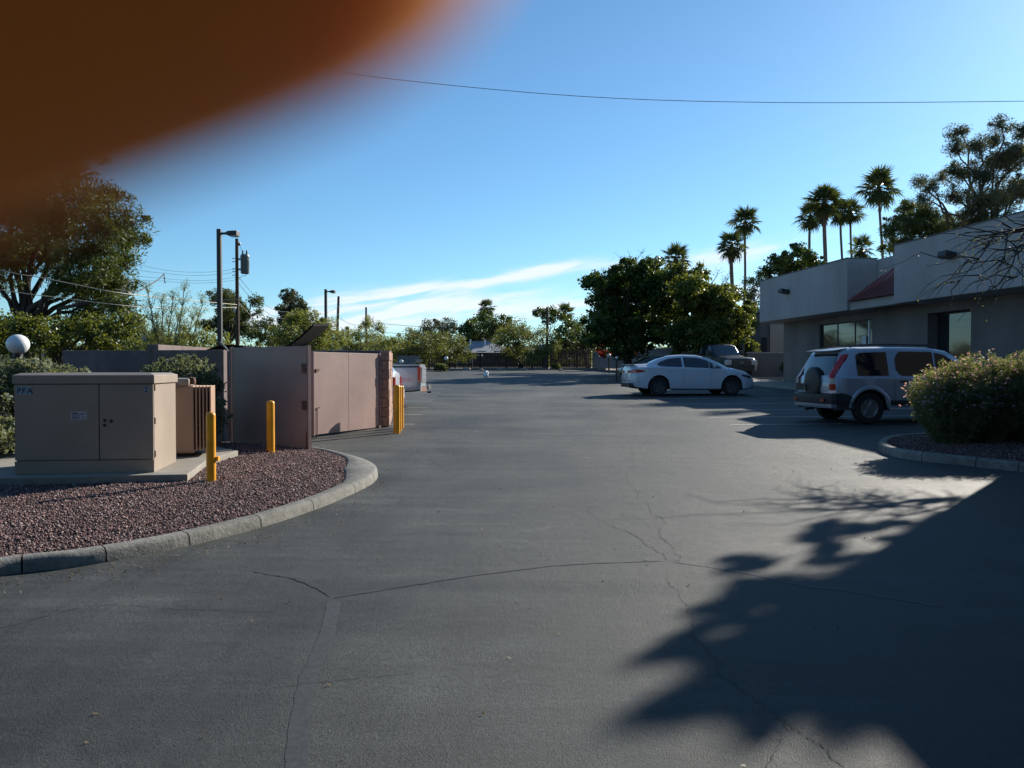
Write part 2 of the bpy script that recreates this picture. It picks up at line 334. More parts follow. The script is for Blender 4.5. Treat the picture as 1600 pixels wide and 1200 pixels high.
# ================================================================ ground, asphalt, kerbs, gravel
def spline(pts, n=8):
    out = []; P = [Vector(p) for p in pts]; P = [P[0]*2-P[1]]+P+[P[-1]*2-P[-2]]
    for i in range(1, len(P)-2):
        for k in range(n):
            t = k/n; a, b, c, d = P[i-1], P[i], P[i+1], P[i+2]
            out.append(.5*((2*b)+(c-a)*t+(2*a-5*b+4*c-d)*t*t+(3*b-a-3*c+d)*t**3))
    out.append(P[-2]); return out
mb = MB(); xs = [-3000, -300, -60, 60, 300, 3000]; ys = [-3000, -60, 0, 85, 300, 3000]
vs = [(x, y, SLOPE*max(min(y,85),-60)-.04) for y in ys for x in xs]
mb.add(vs, [(j*6+i, j*6+i+1, (j+1)*6+i+1, (j+1)*6+i) for j in range(5) for i in range(5)])
structure(mb.build('ground', M['dirt']))
mb = MB(); mb.add([(-26,-40,G(0,-40)), (30,-40,G(0,-40)), (30,69,G(0,69)), (-26,69,G(0,69))], [(0,1,2,3)])
structure(mb.build('asphalt_parking_lot', M['asphalt']), 'dark worn asphalt of the parking lot')
def ribbon(name, pix, width, m, label, jag=0, h=.003, n=13):
    pts = spline([gp(x, y, 0) for x, y in pix], n); V = []; F = []
    off = 0
    for i, p in enumerate(pts):
        t = (pts[min(i+1,len(pts)-1)]-pts[max(i-1,0)]); t.z = 0; t.normalize(); s = Vector((-t.y, t.x, 0))
        off = off*.7+random.uniform(-jag, jag)*.8; ww = width*(.5 if jag < .012 and width > .02 else .30)*(random.uniform(.4, 1.5) if width < .08 else random.uniform(.93,1.07))*(.3 if i in (0, len(pts)-1) else 1)/2
        for q in (-ww, ww): v = p+s*(off+q); V.append((v.x, v.y, SLOPE*v.y+h))
    for i in range(len(pts)-1): F.append((2*i, 2*i+1, 2*i+3, 2*i+2))
    mb = MB(); mb.add(V, F); o = mb.build(name, m); structure(o, label); return o
C = 'thin jagged crack in the asphalt'
ribbon('asphalt_crack', [(1042,895),(1062,930),(1075,950),(1085,985),(1110,1020),(1130,1050),(1170,1085),(1200,1110),(1240,1140),(1290,1172),(1340,1215)], .014, M['crack'], C, .02)
ribbon('asphalt_crack', [(1214,1118),(1226,1140),(1216,1165),(1200,1210)], .009, M['crack'], C, .012)
ribbon('asphalt_crack', [(915,790),(940,812),(1000,842),(1042,868),(1060,880)], .02, M['crack'], C, .03)
ribbon('asphalt_crack', [(985,700),(990,722),(978,745),(1000,778),(1030,808),(1040,850),(1066,878)], .018, M['crack'], C, .04)
ribbon('asphalt_crack', [(735,700),(700,712),(660,712)], .03, M['crack'], C, .04)
ribbon('asphalt_crack', [(600,692),(640,700),(670,715),(690,730)], .03, M['crack'], C, .03)
T = 'long tar filled joint across the asphalt'
ribbon('tar_joint', [(520,935),(600,922),(700,906),(800,892),(900,882),(1040,877)], .035, M['tar'], T, .006)
ribbon('tar_joint', [(1052,878),(1150,893),(1250,914),(1330,925),(1480,950)], .035, M['tar'], T, .006)
ribbon('tar_joint', [(395,893),(460,906),(518,932)], .03, M['tar'], T, .01)
ribbon('tar_joint', [(0,982),(150,947),(300,952),(430,957)], .02, M['tar'], T, .008)
ribbon('tar_joint', [(410,1076),(500,1066),(650,1052)], .014, M['tar'], T, .008)
ribbon('asphalt_band', [(522,938),(512,990),(484,1055),(470,1120),(462,1215)], .17, M['patch'], 'dark worn band in the asphalt', .003, h=.0015)
def stripe(x0, y0, x1, y1, w_=.09):
    a = Vector((x0,y0,0)); b = Vector((x1,y1,0)); t = (b-a).normalized(); s = Vector((-t.y,t.x,0))*w_/2
    mb = MB(); mb.add([(v.x, v.y, SLOPE*v.y+.006) for v in (a-s, b-s, b+s, a+s)], [(0,1,2,3)])
    structure(mb.build('stall_line', M['paint']), 'worn white parking stall line')
for y in (17.45, 19.4, 21.75, 24.3, 27, 29.7, 32.4, 35.1): stripe(4.75, y, 10.6, y+.55)
for y in (17.6, 20.3, 22.9, 25.7, 28.5, 31.3, 34.1): stripe(-8, y-.2, -2.25+.12*(y-20)*-.4, y, .07)
def kerb(name, line, widths, h, label, seg=9, groundh=0):
    root = thing(name, label, None); root['kind'] = 'structure'
    n = 8; P = spline(line, n); W = []
    for i in range(len(P)):
        j = min(int(i//n), len(widths)-2); t = i/n-j; W.append(widths[j]*(1-t)+widths[j+1]*t)
    inner = []; ring = []
    for i, p in enumerate(P):
        t = P[min(i+1,len(P)-1)]-P[max(i-1,0)]; t.z = 0; t.normalize(); s = Vector((-t.y, t.x, 0))
        wv = W[i]; r = []
        for q, z in ((0,-.03),(.012,h-.035),(.035,h-.008),(.06,h),(wv-.02,h+.004),(wv,h-.01),(wv+.002,-.03)):
            v = p+s*q; r.append((v.x, v.y, SLOPE*v.y+z))
        ring.append(r); v = p+s*wv; inner.append((v.x, v.y))
    i = 0
    while i < len(P)-1:
        j = min(i+seg+random.randint(-1, 1), len(P)-1)
        if len(P)-1-j < 3: j = len(P)-1
        mb = MB(); vs = []; fs = []
        for k in range(i, j+1):
            r = ring[k]
            if k in (i, j):       # open joint between sections
                o = ring[k+1 if k == i else k-1]; g = .006/max((Vector(o[0])-Vector(r[0])).length, .01); r = [tuple(Vector(a).lerp(Vector(b), g)) for a, b in zip(r, o)]
            vs += r
        m_ = j-i+1
        for a in range(m_-1):
            for b in range(6): fs.append((a*7+b, a*7+b+1, (a+1)*7+b+1, (a+1)*7+b))
        fs += [tuple(range(7)), tuple(range((m_-1)*7, m_*7))[::-1]]
        mb.add(vs, fs); mb.build('kerb_section', M['concrete'], root, smooth=50); i = j
    return inner
lk = [(-900,1090),(-500,1005),(-200,940),(0,900),(120,886),(240,865),(330,845),(420,821),(500,794),(556,770),(582,756),(591,744),(585,734),(562,724),(520,713),(470,704),(420,696)]
innerL = kerb('left_kerb', [gp(*p) for p in lk], [.14]*8+[.15,.18,.34,.44,.38,.22,.13,.13,.13], .105, 'curved concrete kerb around the gravel bed')
rk = [(2000,664),(1700,672),(1560,679),(1430,687),(1388,691),(1374,697),(1372,703),(1386,711),(1425,719),(1490,726),(1560,734),(1640,743),(1900,775)]
innerR = kerb('right_kerb', [gp(*p) for p in rk], [.14]*13, .125, 'curved concrete kerb around the planter')
def bed(name, inner, extra, h, label, mound=0):
    pts = inner+extra; me = bpy.data.meshes.new(name); bm = bmesh.new()
    vs = [bm.verts.new((x, y, SLOPE*y+h)) for x, y in pts]; f = bm.faces.new(vs); bmesh.ops.triangulate(bm, faces=[f]); bm.normal_update()
    if bm.faces[:][0].normal.z < 0: bmesh.ops.reverse_faces(bm, faces=bm.faces)
    bm.to_mesh(me); bm.free(); me.materials.append(M['bedsoil']); structure(link(name, me), label); return pts
bedL = bed('gravel_bed', innerL, [(-7.0,13.2),(-14,13.2),(-16,5)], .082, 'purple gravel bed')
bedR = bed('planter_bed', innerR[:], [(16,10),(16,13.5)], .098, 'planter bed')
def mound(X, Y, line, top=.055):
    X = np.asarray(X, float); Y = np.asarray(Y, float); P = np.array(line); A = P[:-1]; D = P[1:]-A; L2 = (D**2).sum(1)+1e-9; best = np.full(X.shape, 1e9)
    for (ax, ay), (dx, dy), l2 in zip(A, D, L2):
        t = np.clip(((X-ax)*dx+(Y-ay)*dy)/l2, 0, 1); best = np.minimum(best, np.hypot(X-ax-t*dx, Y-ay-t*dy))
    return top*np.clip(best/.9, 0, 1)**.8
def inside(poly, X, Y):
    r = np.zeros(len(X), bool); n = len(poly)
    for i in range(n):
        x0, y0 = poly[i]; x1, y1 = poly[(i+1)%n]
        if y0 == y1: continue
        c = ((y0 > Y) != (y1 > Y)) & (X < (x1-x0)*(Y-y0)/(y1-y0)+x0); r ^= c
    return r
OCT = np.array([(1,0,0),(-1,0,0),(0,1,0),(0,-1,0),(0,0,1),(0,0,-1)], float); OCF = np.array([(0,2,4),(2,1,4),(1,3,4),(3,0,4),(2,0,5),(1,2,5),(3,1,5),(0,3,5)])
def gravel(name, line, poly, x0, x1, y0, y1, n, h, label, size=(.005,.0135), far=True):
    X = RNG.uniform(x0, x1, n*4); Y = RNG.uniform(y0, y1, n*4); k = inside(poly, X, Y); X = X[k][:n]; Y = Y[k][:n]; n = len(X)
    s = RNG.uniform(size[0], size[1], n)*np.where(RNG.random(n) < .06, 1.5, 1)
    V = OCT[None]*(s[:,None,None]*RNG.uniform(.6, 1.35, (n,6,1)))
    a = RNG.uniform(0, 6.28, n); b = RNG.uniform(-.9, .9, n); ca, sa, cb, sb = np.cos(a), np.sin(a), np.cos(b), np.sin(b)
    x = V[...,0]*ca[:,None]-V[...,1]*sa[:,None]; y = V[...,0]*sa[:,None]+V[...,1]*ca[:,None]; z = V[...,2]*.75
    y2 = y*cb[:,None]-z*sb[:,None]; z2 = y*sb[:,None]+z*cb[:,None]
    P = np.stack([x+X[:,None], y2+Y[:,None], z2+(SLOPE*Y+h+mound(X, Y, line))[:,None]+s[:,None]*RNG.uniform(-.1,.7,(n,1))], -1)
    F = (OCF[None]+(np.arange(n)*6)[:,None,None]).reshape(-1, 3)
    mi = np.repeat((RNG.random(n) < .13).astype(int), 8)
    o = npmesh(name, P, F, [M['stone'], M['stone2']], mi=mi); tag(o, label, None, None, 'stuff'); return o
for nm, line, poly, (gx0,gx1,gy0,gy1), h_ in (('gravel_mound', innerL, innerL+[(-6.5,12.9),(-9,12.9),(-9,5)], (-9,-1,4.6,13), .078), ('gravel_mound', innerR, innerR+[(12,10),(12,13)], (5.5,12,10,14), .094)):
    nx = int((gx1-gx0)/.12); ny = int((gy1-gy0)/.12); gx, gy = np.meshgrid(np.linspace(gx0,gx1,nx), np.linspace(gy0,gy1,ny)); gz = SLOPE*gy+h_+mound(gx, gy, line)
    ok = inside(poly, gx.ravel(), gy.ravel()).reshape(gx.shape); q = ok[:-1,:-1] & ok[1:,:-1] & ok[:-1,1:] & ok[1:,1:]; jj, ii = np.nonzero(q); k0 = jj*nx+ii
    structure(npmesh(nm, np.stack([gx,gy,gz], -1), np.stack([k0,k0+1,k0+nx+1,k0+nx], 1), M['bedsoil']), 'soil under the gravel')
gravel('gravel', innerL, innerL+[(-6.5,12.9),(-9,12.9),(-9,5)], -7.5, -1.4, 4.9, 12.9, 110000, .084, 'purple and grey crushed gravel in the kerbed bed')
gravel('gravel', innerR, innerR+[(12,10),(12,13)], 5.9, 11, 10.5, 14, 20000, .100, 'crushed gravel in the planter')
# ================================================================ the stucco office building on the right
FD = Vector((.0995,-.995,0)); FI = Vector((.995,.0995,0)); F0 = Vector((12.3,40,0))
def fp(s, i, z): v = F0+FD*s+FI*i; return Vector((v.x, v.y, z))
ZB, ZT = 3.86, 5.9
bld = thing('office_building', 'low beige stucco office building with deep fascia and red metal entrance roof', 'building', (0,0,0))
def slab(mb, s0, s1, i0, i1, z0, z1, mi=0):
    vs = [fp(s,i,z) for z in (z0,z1) for s, i in ((s0,i0),(s1,i0),(s1,i1),(s0,i1))]
    mb.add(vs, [(0,3,2,1),(4,5,6,7),(0,1,5,4),(1,2,6,5),(2,3,7,6),(3,0,4,7)], mi)
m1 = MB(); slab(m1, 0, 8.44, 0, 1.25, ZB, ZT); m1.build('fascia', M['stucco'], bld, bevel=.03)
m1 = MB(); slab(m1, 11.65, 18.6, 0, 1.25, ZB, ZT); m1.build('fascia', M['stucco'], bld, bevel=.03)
m1 = MB(); slab(m1, 8.2, 11.9, 1.256, 1.6, ZB, ZT-.02); m1.build('parapet', M['stucco'], bld, bevel=.02)
m1 = MB(); slab(m1, 8.444, 11.646, .12, .5, ZB-.0, 4.2); m1.build('entrance_beam', M['stucco'], bld, bevel=.03)
# red lean-to roof over the entrance, hipped at its far end, with standing seams
m1 = MB(); A = fp(8.5,-.06,4.2); B = fp(11.645,-.06,4.2); Cc = fp(11.645,1.25,5.52); D = fp(9.9,1.25,5.52); E = fp(8.5,1.25,4.2)
m1.add([A,B,Cc,D,E], [(0,1,2,3),(0,3,4),(0,4,2,1),(2,4,3)]); rr = m1.build('entrance_roof', M['redmetal'], bld)
for k in range(8):
    s = 8.72+k*.38; b0 = fp(s,-.05,4.215); t = min(1.0, (s-8.5)/1.4); t1 = fp(s, -.06+1.31*t, 4.21+1.32*t)
    q = MB(); q.tube([b0, t1], .018, 4); q.build('roof_seam', M['redmetal'], rr)
# wall with window openings, built of pieces
WI = 1.25; zb = .2
def wallpiece(s0, s1, z0, z1): m_ = MB(); slab(m_, s0, s1, WI, WI+.3, z0, z1); return m_
wp = MB()
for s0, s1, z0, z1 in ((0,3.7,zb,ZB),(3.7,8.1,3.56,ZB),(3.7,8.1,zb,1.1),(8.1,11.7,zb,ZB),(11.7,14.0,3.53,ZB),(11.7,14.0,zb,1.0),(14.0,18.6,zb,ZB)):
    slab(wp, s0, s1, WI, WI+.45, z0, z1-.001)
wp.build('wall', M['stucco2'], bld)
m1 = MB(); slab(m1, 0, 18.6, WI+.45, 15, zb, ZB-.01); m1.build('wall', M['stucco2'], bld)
m1 = MB(); slab(m1, 0.02, 18.58, 1.25, 15, ZB+.0, ZB+.5); m1.build('roof', M['stucco2'], bld)
m1 = MB()
for s0, s1, i0, i1 in ((0,.3,1.25,15),(18.3,18.6,1.25,15),(.3,18.3,14.7,15)): slab(m1, s0, s1, i0, i1, ZB+.5, ZT-.01)
m1.build('parapet', M['stucco'], bld)
def window(s0, s1, z0, z1, rev, muls):
    f = MB(); t = .06; i0 = WI+rev-.03; i1 = WI+rev+.03
    slab(f, s0, s1, i0, i1, z1-t, z1-.002); slab(f, s0, s1, i0, i1, z0+.002, z0+t)
    xs = [s0]+muls+[s1-t]
    for x in xs: slab(f, x+.002, x+t-.002, i0, i1, z0+t, z1-t)
    fr = f.build('window', M['frame'], bld)
    for a, b in zip(xs[:-1], xs[1:]):
        g = MB(); slab(g, a+t, b, i0+.02, i0+.032, z0+t, z1-t); g.build('pane', M['glass'], fr)
window(3.7, 8.1, 1.1, 3.56, .12, [5.15, 6.6]); window(11.7, 14.0, 1.0, 3.53, .42, [])
m1 = MB(); slab(m1, 7.2, 7.55, WI+.06, WI+.075, 2.55, 2.9); m1.build('window_notice', M['paper'], bld); m1 = MB(); slab(m1, 6.75, 7.1, WI+.06, WI+.075, 2.3, 2.62); m1.build('window_notice', M['paper'], bld)
m1 = MB(); slab(m1, 7.95, 8.02, WI-.08, WI-.01, 1.0, 3.5); m1.build('downpipe', M['white'], bld)
for s0, s1 in ((-.02,8.45),(11.64,18.62)): m1 = MB(); slab(m1, s0, s1, -.02, 1.28, ZT-.0, ZT+.035); m1.build('parapet_cap', M['stucco2'], bld)
for s0 in (4.2, 15.2): m1 = MB(); slab(m1, s0, s0+.012, -.0025, .02, ZB+.01, ZT-.01); m1.build('stucco_joint', M['stucco2'], bld)
for s, z in ((3.2, 5.1), (14.9, 5.13)):     # wall lamps on the fascia
    o = MB(); r = Matrix.Rotation(math.atan2(FI.y, FI.x), 3, 'Z')
    o.box(fp(s,-.22,z), (.36,.42,.17), r@Matrix.Rotation(.25,3,'Y')); o.box(fp(s,-.03,z-.02), (.06,.22,.22), r); o.build('wall_lamp', M['bronze'], bld, bevel=.015)
# walk in front of the building
m1 = MB(); m1.prism([fp(s,i,0).to_2d() for s, i in ((-8,-1.2),(19,-1.2),(19,1.24),(-8,1.24))], -.05, .13, zf=lambda x, y: SLOPE*y); structure(m1.build('building_walk', M['pad']), 'concrete walk along the building')
# the wing beside the photographer: its corner and roof edge throw the large shadow on the right
wg = thing('office_wing', 'tall dark brown wing standing close by, beyond the frame, that shades the asphalt', 'building', (0,0,0))
m1 = MB(); m1.bbox((9.75,-14,-.5), (20,14.3,5.3)); m1.build('wall', M['darkbrick'], wg, bevel=.03)
m1 = MB(); m1.bbox((9.6,-14.15,5.3), (20.15,14.45,5.55)); m1.build('cornice', M['darkbrick'], wg)
for y in (-8,-2,4,10):
    m1 = MB(); m1.bbox((9.70,y-1,1), (9.746,y+1,2.6)); f = m1.build('window', M['frame'], wg); m1 = MB(); m1.bbox((9.68,y-.93,1.07), (9.699,y+.93,2.53)); m1.build('pane', M['glass'], f)
# low wall and neighbouring building at the far end
m1 = MB(); a = atY(1168,592,46.7); b = atY(1262,592,46.7)
lw = thing('low_stucco_wall', 'low grey stucco wall beyond the far corner of the office, behind the traffic cone', 'wall', (0,0,0))
m1.bbox((a.x,46.7,.9), (b.x+3,46.95,atY(1200,552,46.7).z)); m1.build('wall_body', M['stucco2'], lw)
m1 = MB(); m1.bbox((a.x-.04,46.66,atY(1200,552,46.7).z), (b.x+3,46.99,atY(1200,552,46.7).z+.07)); m1.build('coping', M['stucco'], lw)
nb = thing('neighbour_building', 'beige building with an orange panel seen under the far end of the fascia', 'building', (0,0,0))
a = atY(1188,495,54); b = atY(1300,495,54)
m1 = MB(); m1.bbox((a.x,54,.9), (b.x+6,62,a.z+.3)); m1.build('wall', M['stucco2'], nb)
for x0, x1, y0, y1, mm, nm in ((1203,1226,507,552,'signtan','panel'),(1184.5,1199,527,552,'glass','window'),(1231,1250,512,552,'glass','window')):
    p = atY(x0,y1,53.9); q = atY(x1,y0,53.9); m1 = MB(); m1.bbox((max(p.x,a.x+.1),53.9,p.z), (q.x,53.99,q.z)); m1.build(nm, M[mm], nb)
m1 = MB(); m1.bbox((a.x-.1,53.8,a.z+.3), (b.x+6,62.1,a.z+.5)); m1.build('roof', M['stucco'], nb)
# walk lit by the sun before the low wall
m1 = MB(); m1.prism([(11.5,44.9),(19,45.2),(19,46.6),(11.5,46.6)], -.05, .12, zf=lambda x,y: SLOPE*y); structure(m1.build('far_walk', M['pad']), 'pale concrete walk')
# traffic cone and pot plant
cn = thing('traffic_cone', 'small orange traffic cone before the low wall near the office corner', 'traffic cone', gp(1232,594,.12)); cn.location = onG(15.75, 45.6, .12)
m1 = MB(); m1.lathe([(.15,.03),(.03,.62),(.0,.63)], n=16); m1.build('cone_body', M['cone'], cn, smooth=40); m1 = MB(); m1.box((0,0,.015), (.38,.38,.03)); m1.build('base', M['cone'], cn)
# ================================================================ left: enclosure, gates, dumpster, cabinets
GH = 1.64
def wallseg(name_, a, b, th, h, m, parent, z0=-.1, piece='wall_body'):
    a = Vector((*a,0)); b = Vector((*b,0)); t = (b-a).normalized(); s = Vector((-t.y,t.x,0))*th/2
    mb = MB(); zt = max(G(0,a.y), G(0,b.y))+h
    vs = [(v.x,v.y,z) for z in (min(G(0,a.y),G(0,b.y))+z0, zt) for v in (a-s,b-s,b+s,a+s)]
    mb.add(vs, [(0,3,2,1),(4,5,6,7),(0,1,5,4),(1,2,6,5),(2,3,7,6),(3,0,4,7)]); return mb.build(piece, m, parent, bevel=.008)
en = thing('bin_enclosure', 'painted block wall enclosure around the blue bin, mauve brown', 'wall', (0,0,0))
wallseg('', (-10.9,19.6), (-2.95,19.6), .2, GH-.02, M['wallmauve'], en)
wallseg('', (-6.2,14.0), (-4.92,13.85), .2, GH-.02, M['wallmauve'], en)
wallseg('', (-6.3,14.1), (-6.3,19.49), .2, GH-.03, M['wallmauve'], en)
# rough block wall on the right of the gate, block by block
bw = thing('split_face_block_wall', 'rough pinkish split-face block wall end beside the open gate', 'wall', (0,0,0))
a = Vector((-2.70,17.0,0)); b = Vector((-3.0,19.48,0)); t = (b-a).normalized(); s_ = Vector((-t.y,t.x,0)); rot = Matrix.Rotation(math.atan2(t.y,t.x),3,'Z')
base = G(0,16.4); bh = (GH-.04)/8
bme = None
for c in range(8):
    off = 0 if c%2 == 0 else .2; x = 0; L_ = (b-a).length; k = 0
    while x < L_-.01:
        ln = (.4 if not (x == 0 and off) else .2); ln = min(ln, L_-x); p = a+t*(x+ln/2)
        o = MB(); o.box((0,0,0), (ln-.012, .2+random.uniform(-.012,.02), bh-.01)); o.build('block', M['block'], bw, loc=None, bevel=.008)
        ob = bpy.data.objects[-1] if False else bw.children[-1]
        ob.location = (p.x, p.y, base+.02+bh*(c+.5)); ob.rotation_euler = (0,0,math.atan2(t.y,t.x)); x += ln
m1 = MB(); m1.box((a+t*(L_/2))[:2]+(base+GH/2-.02,), (L_-.03,.165,GH-.06), rot); m1.build('mortar_core', M['seam'], bw)
def gate_panel(name, label, A_, B_, h, m, gap=.05, ribs=1):
    """a sheet steel gate leaf hung between ground points A_ and B_"""
    root = thing(name, label, 'gate', onG(*A_), math.atan2(B_[1]-A_[1], B_[0]-A_[0])); L_ = math.dist(A_, B_); dz = G(0,B_[1])-G(0,A_[1])
    n = ribs+1
    for k in range(n):
        x0 = L_*k/n+.003; x1 = L_*(k+1)/n-.003; mb = MB(); mb.bbox((x0,-.012,gap), (x1,.012,h)); mb.build('panel', m, root, bevel=.003)
    f = MB()
    for z in (gap+.02, h*.5, h-.03): f.bbox((.05,.014,z-.02), (L_-.05,.055,z+.02))
    f.bbox((-.03,-.03,gap-.02), (.0,.03,h+.01)); f.bbox((L_,-.03,gap-.02), (L_+.035,.03,h+.01)); f.build('frame', M['gatedark'], root)
    return root, L_
g1, L1 = gate_panel('gate', 'shaded dark brown steel gate leaf standing open beside the near gravel bed', (-4.66,13.4), (-3.12,12.3), GH+.02, M['gate'], .03, 0)
for z in (.75, 1.32):
    m1 = MB(); m1.box((L1-.06,-.025,z), (.1,.02,.14)); m1.build('hinge', M['rust'], g1)
m1 = MB(); m1.tube([(L1-.005,-.035,.35),(L1-.005,-.035,-.12)], .009, 6); m1.build('drop_rod', M['rust'], g1)
g2, L2 = gate_panel('gate', 'sunlit mauve steel gate leaf beside the split-face block wall', (-3.68,14.9), (-2.80,16.87), GH-.05, M['gate'], .05, 1)
m1 = MB(); m1.tube([(.14,-.03,.55),(.06,-.03,.55),(.06,-.03,-.0)], .011, 6); m1.build('drop_rod', M['rust'], g2)
m1 = MB(); m1.box((.07,-.03,1.25), (.09,.03,.05)); m1.build('latch', M['rust'], g2); m1 = MB(); m1.box((L2-.03,-.03,.06), (.09,.05,.06)); m1.build('hinge', M['rust'], g2)
# gap with post, latch plate and chain between the wall end and the dark gate
ps = thing('gate_post', 'steel gate post with chain in the lit gap left of the dark gate', 'post', onG(-4.80,13.66))
m1 = MB(); m1.bbox((-.03,-.03,0), (.03,.03,1.6)); m1.build('post', M['wallmauve'], ps)
m1 = MB(); m1.box((.04,-.05,1.42), (.05,.06,.09)); m1.build('latch', M['galv'], ps); m1 = MB(); m1.box((.03,-.05,1.25), (.04,.04,.12)); m1.build('padlock', M['galv'], ps)
m1 = MB(); m1.tube([(0,-.05,1.6),(-.06,-.06,1.68),(-.13,-.07,1.76)], .018, 6); m1.build('lock_bar', M['galv'], ps)
# bin with two dark lids, one thrown up
dm = thing('dumpster', 'blue steel bin inside the enclosure with one black lid propped up', 'dumpster', onG(-5.05,16.6))
m1 = MB(); m1.box((0,0,.75), (2.1,1.35,1.2), taper=1.0); m1.build('body', M['dumpster'], dm, bevel=.02)
for x in (-1.08, 1.08): m1 = MB(); m1.box((x,0,1.0), (.06,.9,.14)); m1.build('side_pocket', M['dumpster'], dm)
m1 = MB(); 
for k in range(9):
    u = k/8; x = -1.25+u*1.45; z = 1.5+.22*math.sin(u*math.pi)
    for y in (-.72,.72): m1.v.append((x,y,z))
    for y in (-.72,.72): m1.v.append((x,y,z-.035))
for k in range(8): q = 4*k; m1.f += [(q,q+1,q+5,q+4),(q+2,q+6,q+7,q+3),(q,q+4,q+6,q+2),(q+1,q+3,q+7,q+5)]; m1.mi += [0]*4
m1.f += [(0,2,3,1),(32,33,35,34)]; m1.mi += [0,0]; m1.build('lid', M['lid'], dm, smooth=40)
m1 = MB(); rows = []
for k in range(9):
    u = k/8; x = -.05+u*1.15; z = 1.52+.62*u**1.4-.08*math.sin(u*3.1)
    for y, zz in ((-.6,z),(.75,z+.08),(-.6,z-.05),(.75,z+.03)): m1.v.append((x,y,zz))
for k in range(8): q = 4*k; m1.f += [(q,q+1,q+5,q+4),(q+2,q+6,q+7,q+3),(q,q+4,q+6,q+2),(q+1,q+3,q+7,q+5)]; m1.mi += [0]*4
m1.f += [(0,2,3,1),(32,33,35,34)]; m1.mi += [0,0]; m1.build('lid', M['lid'], dm, smooth=40)
for x in (-.75,.1,.72):
    m1 = MB(); m1.box((x,-.74,1.5), (.34,.02,.05)); m1.build('lid_bar', M['galv'], dm)
# concrete pad
PADH = .22
pp = [gp(-60,748,PADH), gp(236,742,PADH), gp(293,741,PADH), gp(324,718,PADH), gp(372,704,PADH)]
m1 = MB(); m1.prism([(p.x,p.y) for p in pp]+[(-5.2,12.5),(-7.5,12.2)], -.02, PADH, zf=lambda x,y: SLOPE*y); structure(m1.build('equipment_pad', M['pad'], bevel=.01), 'concrete equipment pad on the gravel')
# switch cabinet
A_ = gp(23,742,PADH); B_ = gp(241,738,PADH); ang = math.atan2(B_.y-A_.y, B_.x-A_.x); W_ = math.hypot(B_.x-A_.x, B_.y-A_.y); D_ = .92
cb = thing('utility_cabinet', 'wide tan steel utility cabinet with two doors, stickers and hinges on the concrete pad', 'cabinet', (A_.x, A_.y, SLOPE*9.1+PADH), ang)
H_ = 1.13
m1 = MB(); m1.bbox((.012,.02,0), (W_-.012,D_,H_-.1)); m1.build('body', M['cabinet'], cb, bevel=.006)
m1 = MB(); m1.bbox((0,0,.0), (W_,.02,.145)); m1.build('plinth', M['cabinet'], cb, bevel=.004)
m1 = MB(); m1.add([(-.012,-.012,H_-.115),(W_+.012,-.012,H_-.115),(W_+.012,D_+.012,H_-.115),(-.012,D_+.012,H_-.115),(-.012,-.012,H_-.02),(W_+.012,-.012,H_-.02),(W_+.012,D_+.012,H_-.02),(-.012,D_+.012,H_-.02),(.05,.06,H_+.005),(W_-.05,.06,H_+.005),(W_-.05,D_-.05,H_+.005),(.05,D_-.05,H_+.005)],
    [(3,2,1,0),(0,1,5,4),(1,2,6,5),(2,3,7,6),(3,0,4,7),(4,5,9,8),(5,6,10,9),(6,7,11,10),(7,4,8,11),(8,9,10,11)]); m1.build('lid', M['cabinet'], cb, bevel=.006)
xm = W_*.605; 
doors = []
for x0, x1 in ((.006, xm-.005), (xm+.005, W_-.004)):
    m1 = MB(); m1.bbox((x0,-.004,.157), (x1,.018,H_-.125)); doors.append(m1.build('door', M['cabinet'], cb, bevel=.005))
m1 = MB(); m1.box((xm-.0,.012,.58), (.012,.01,.9)); m1.build('door_gap', M['seam'], cb)
for q, z in ((.05,.60),(.05,.545),(.12,.59)):
    m1 = MB(); m1.lathe([(.016,0),(.016,.012),(.009,.016)], c=(0,0,0), n=12); o = m1.build('door_knob', M['seam'], doors[1]); o.location = (xm+q+.01,-.004,z); o.rotation_euler = (math.pi/2,0,0)
m1 = MB(); m1.bbox((W_*.70,-.0065,.30), (W_*.965,-.0045,.50)); m1.build('plate', M['cabinet'], doors[1])
for z in (.93,.55,.17):
    m1 = MB(); m1.tube([(W_+.002,.045,z),(W_+.002,.045,z+.075)], .009, 8); m1.bbox((W_-.012,.045,z-.002), (W_-.009,.075,z+.077)); m1.build('hinge', M['cabinet'], cb)
m1 = MB(); m1.box((W_-.0105,.045,.56), (.004,.006,.92)); m1.build('side_seam', M['seam'], cb)
def text(s, size, m, parent, loc, rot=(math.pi/2,0,0), name='lettering', ext=.0006):
    cu = bpy.data.curves.new(name, 'FONT'); cu.body = s; cu.size = size; cu.extrude = ext; cu.offset = size*.02; ob = bpy.data.objects.new(name, cu); S.collection.objects.link(ob)
    dg = bpy.context.evaluated_depsgraph_get(); me = bpy.data.meshes.new_from_object(ob.evaluated_get(dg)); bpy.data.objects.remove(ob); bpy.data.curves.remove(cu)
    me.materials.clear(); me.materials.append(m); o = link(name, me, parent); o.location = loc; o.rotation_euler = rot; return o
def sticker(x0, z0, w_, h_, m, parent, name='sticker'):
    m1 = MB(); m1.bbox((x0,-.0062,z0), (x0+w_,-.0045,z0+h_)); return m1.build(name, m, parent)
for k, ch in enumerate('PFA'):
    x = .028+k*.054; st = sticker(x, H_-.235, .052, .085, M['stickerblue'], doors[0]); text(ch, .088, M['ink'], st, (x+.006,-.0065,H_-.222))
st = sticker(W_-.103, H_-.222, .05, .072, M['stickerblue'], doors[1]); text('2', .08, M['ink'], st, (W_-.099,-.0065,H_-.212))
st = sticker(.60, .61, .165, .088, M['stickerwhite'], doors[0])
m1 = MB()
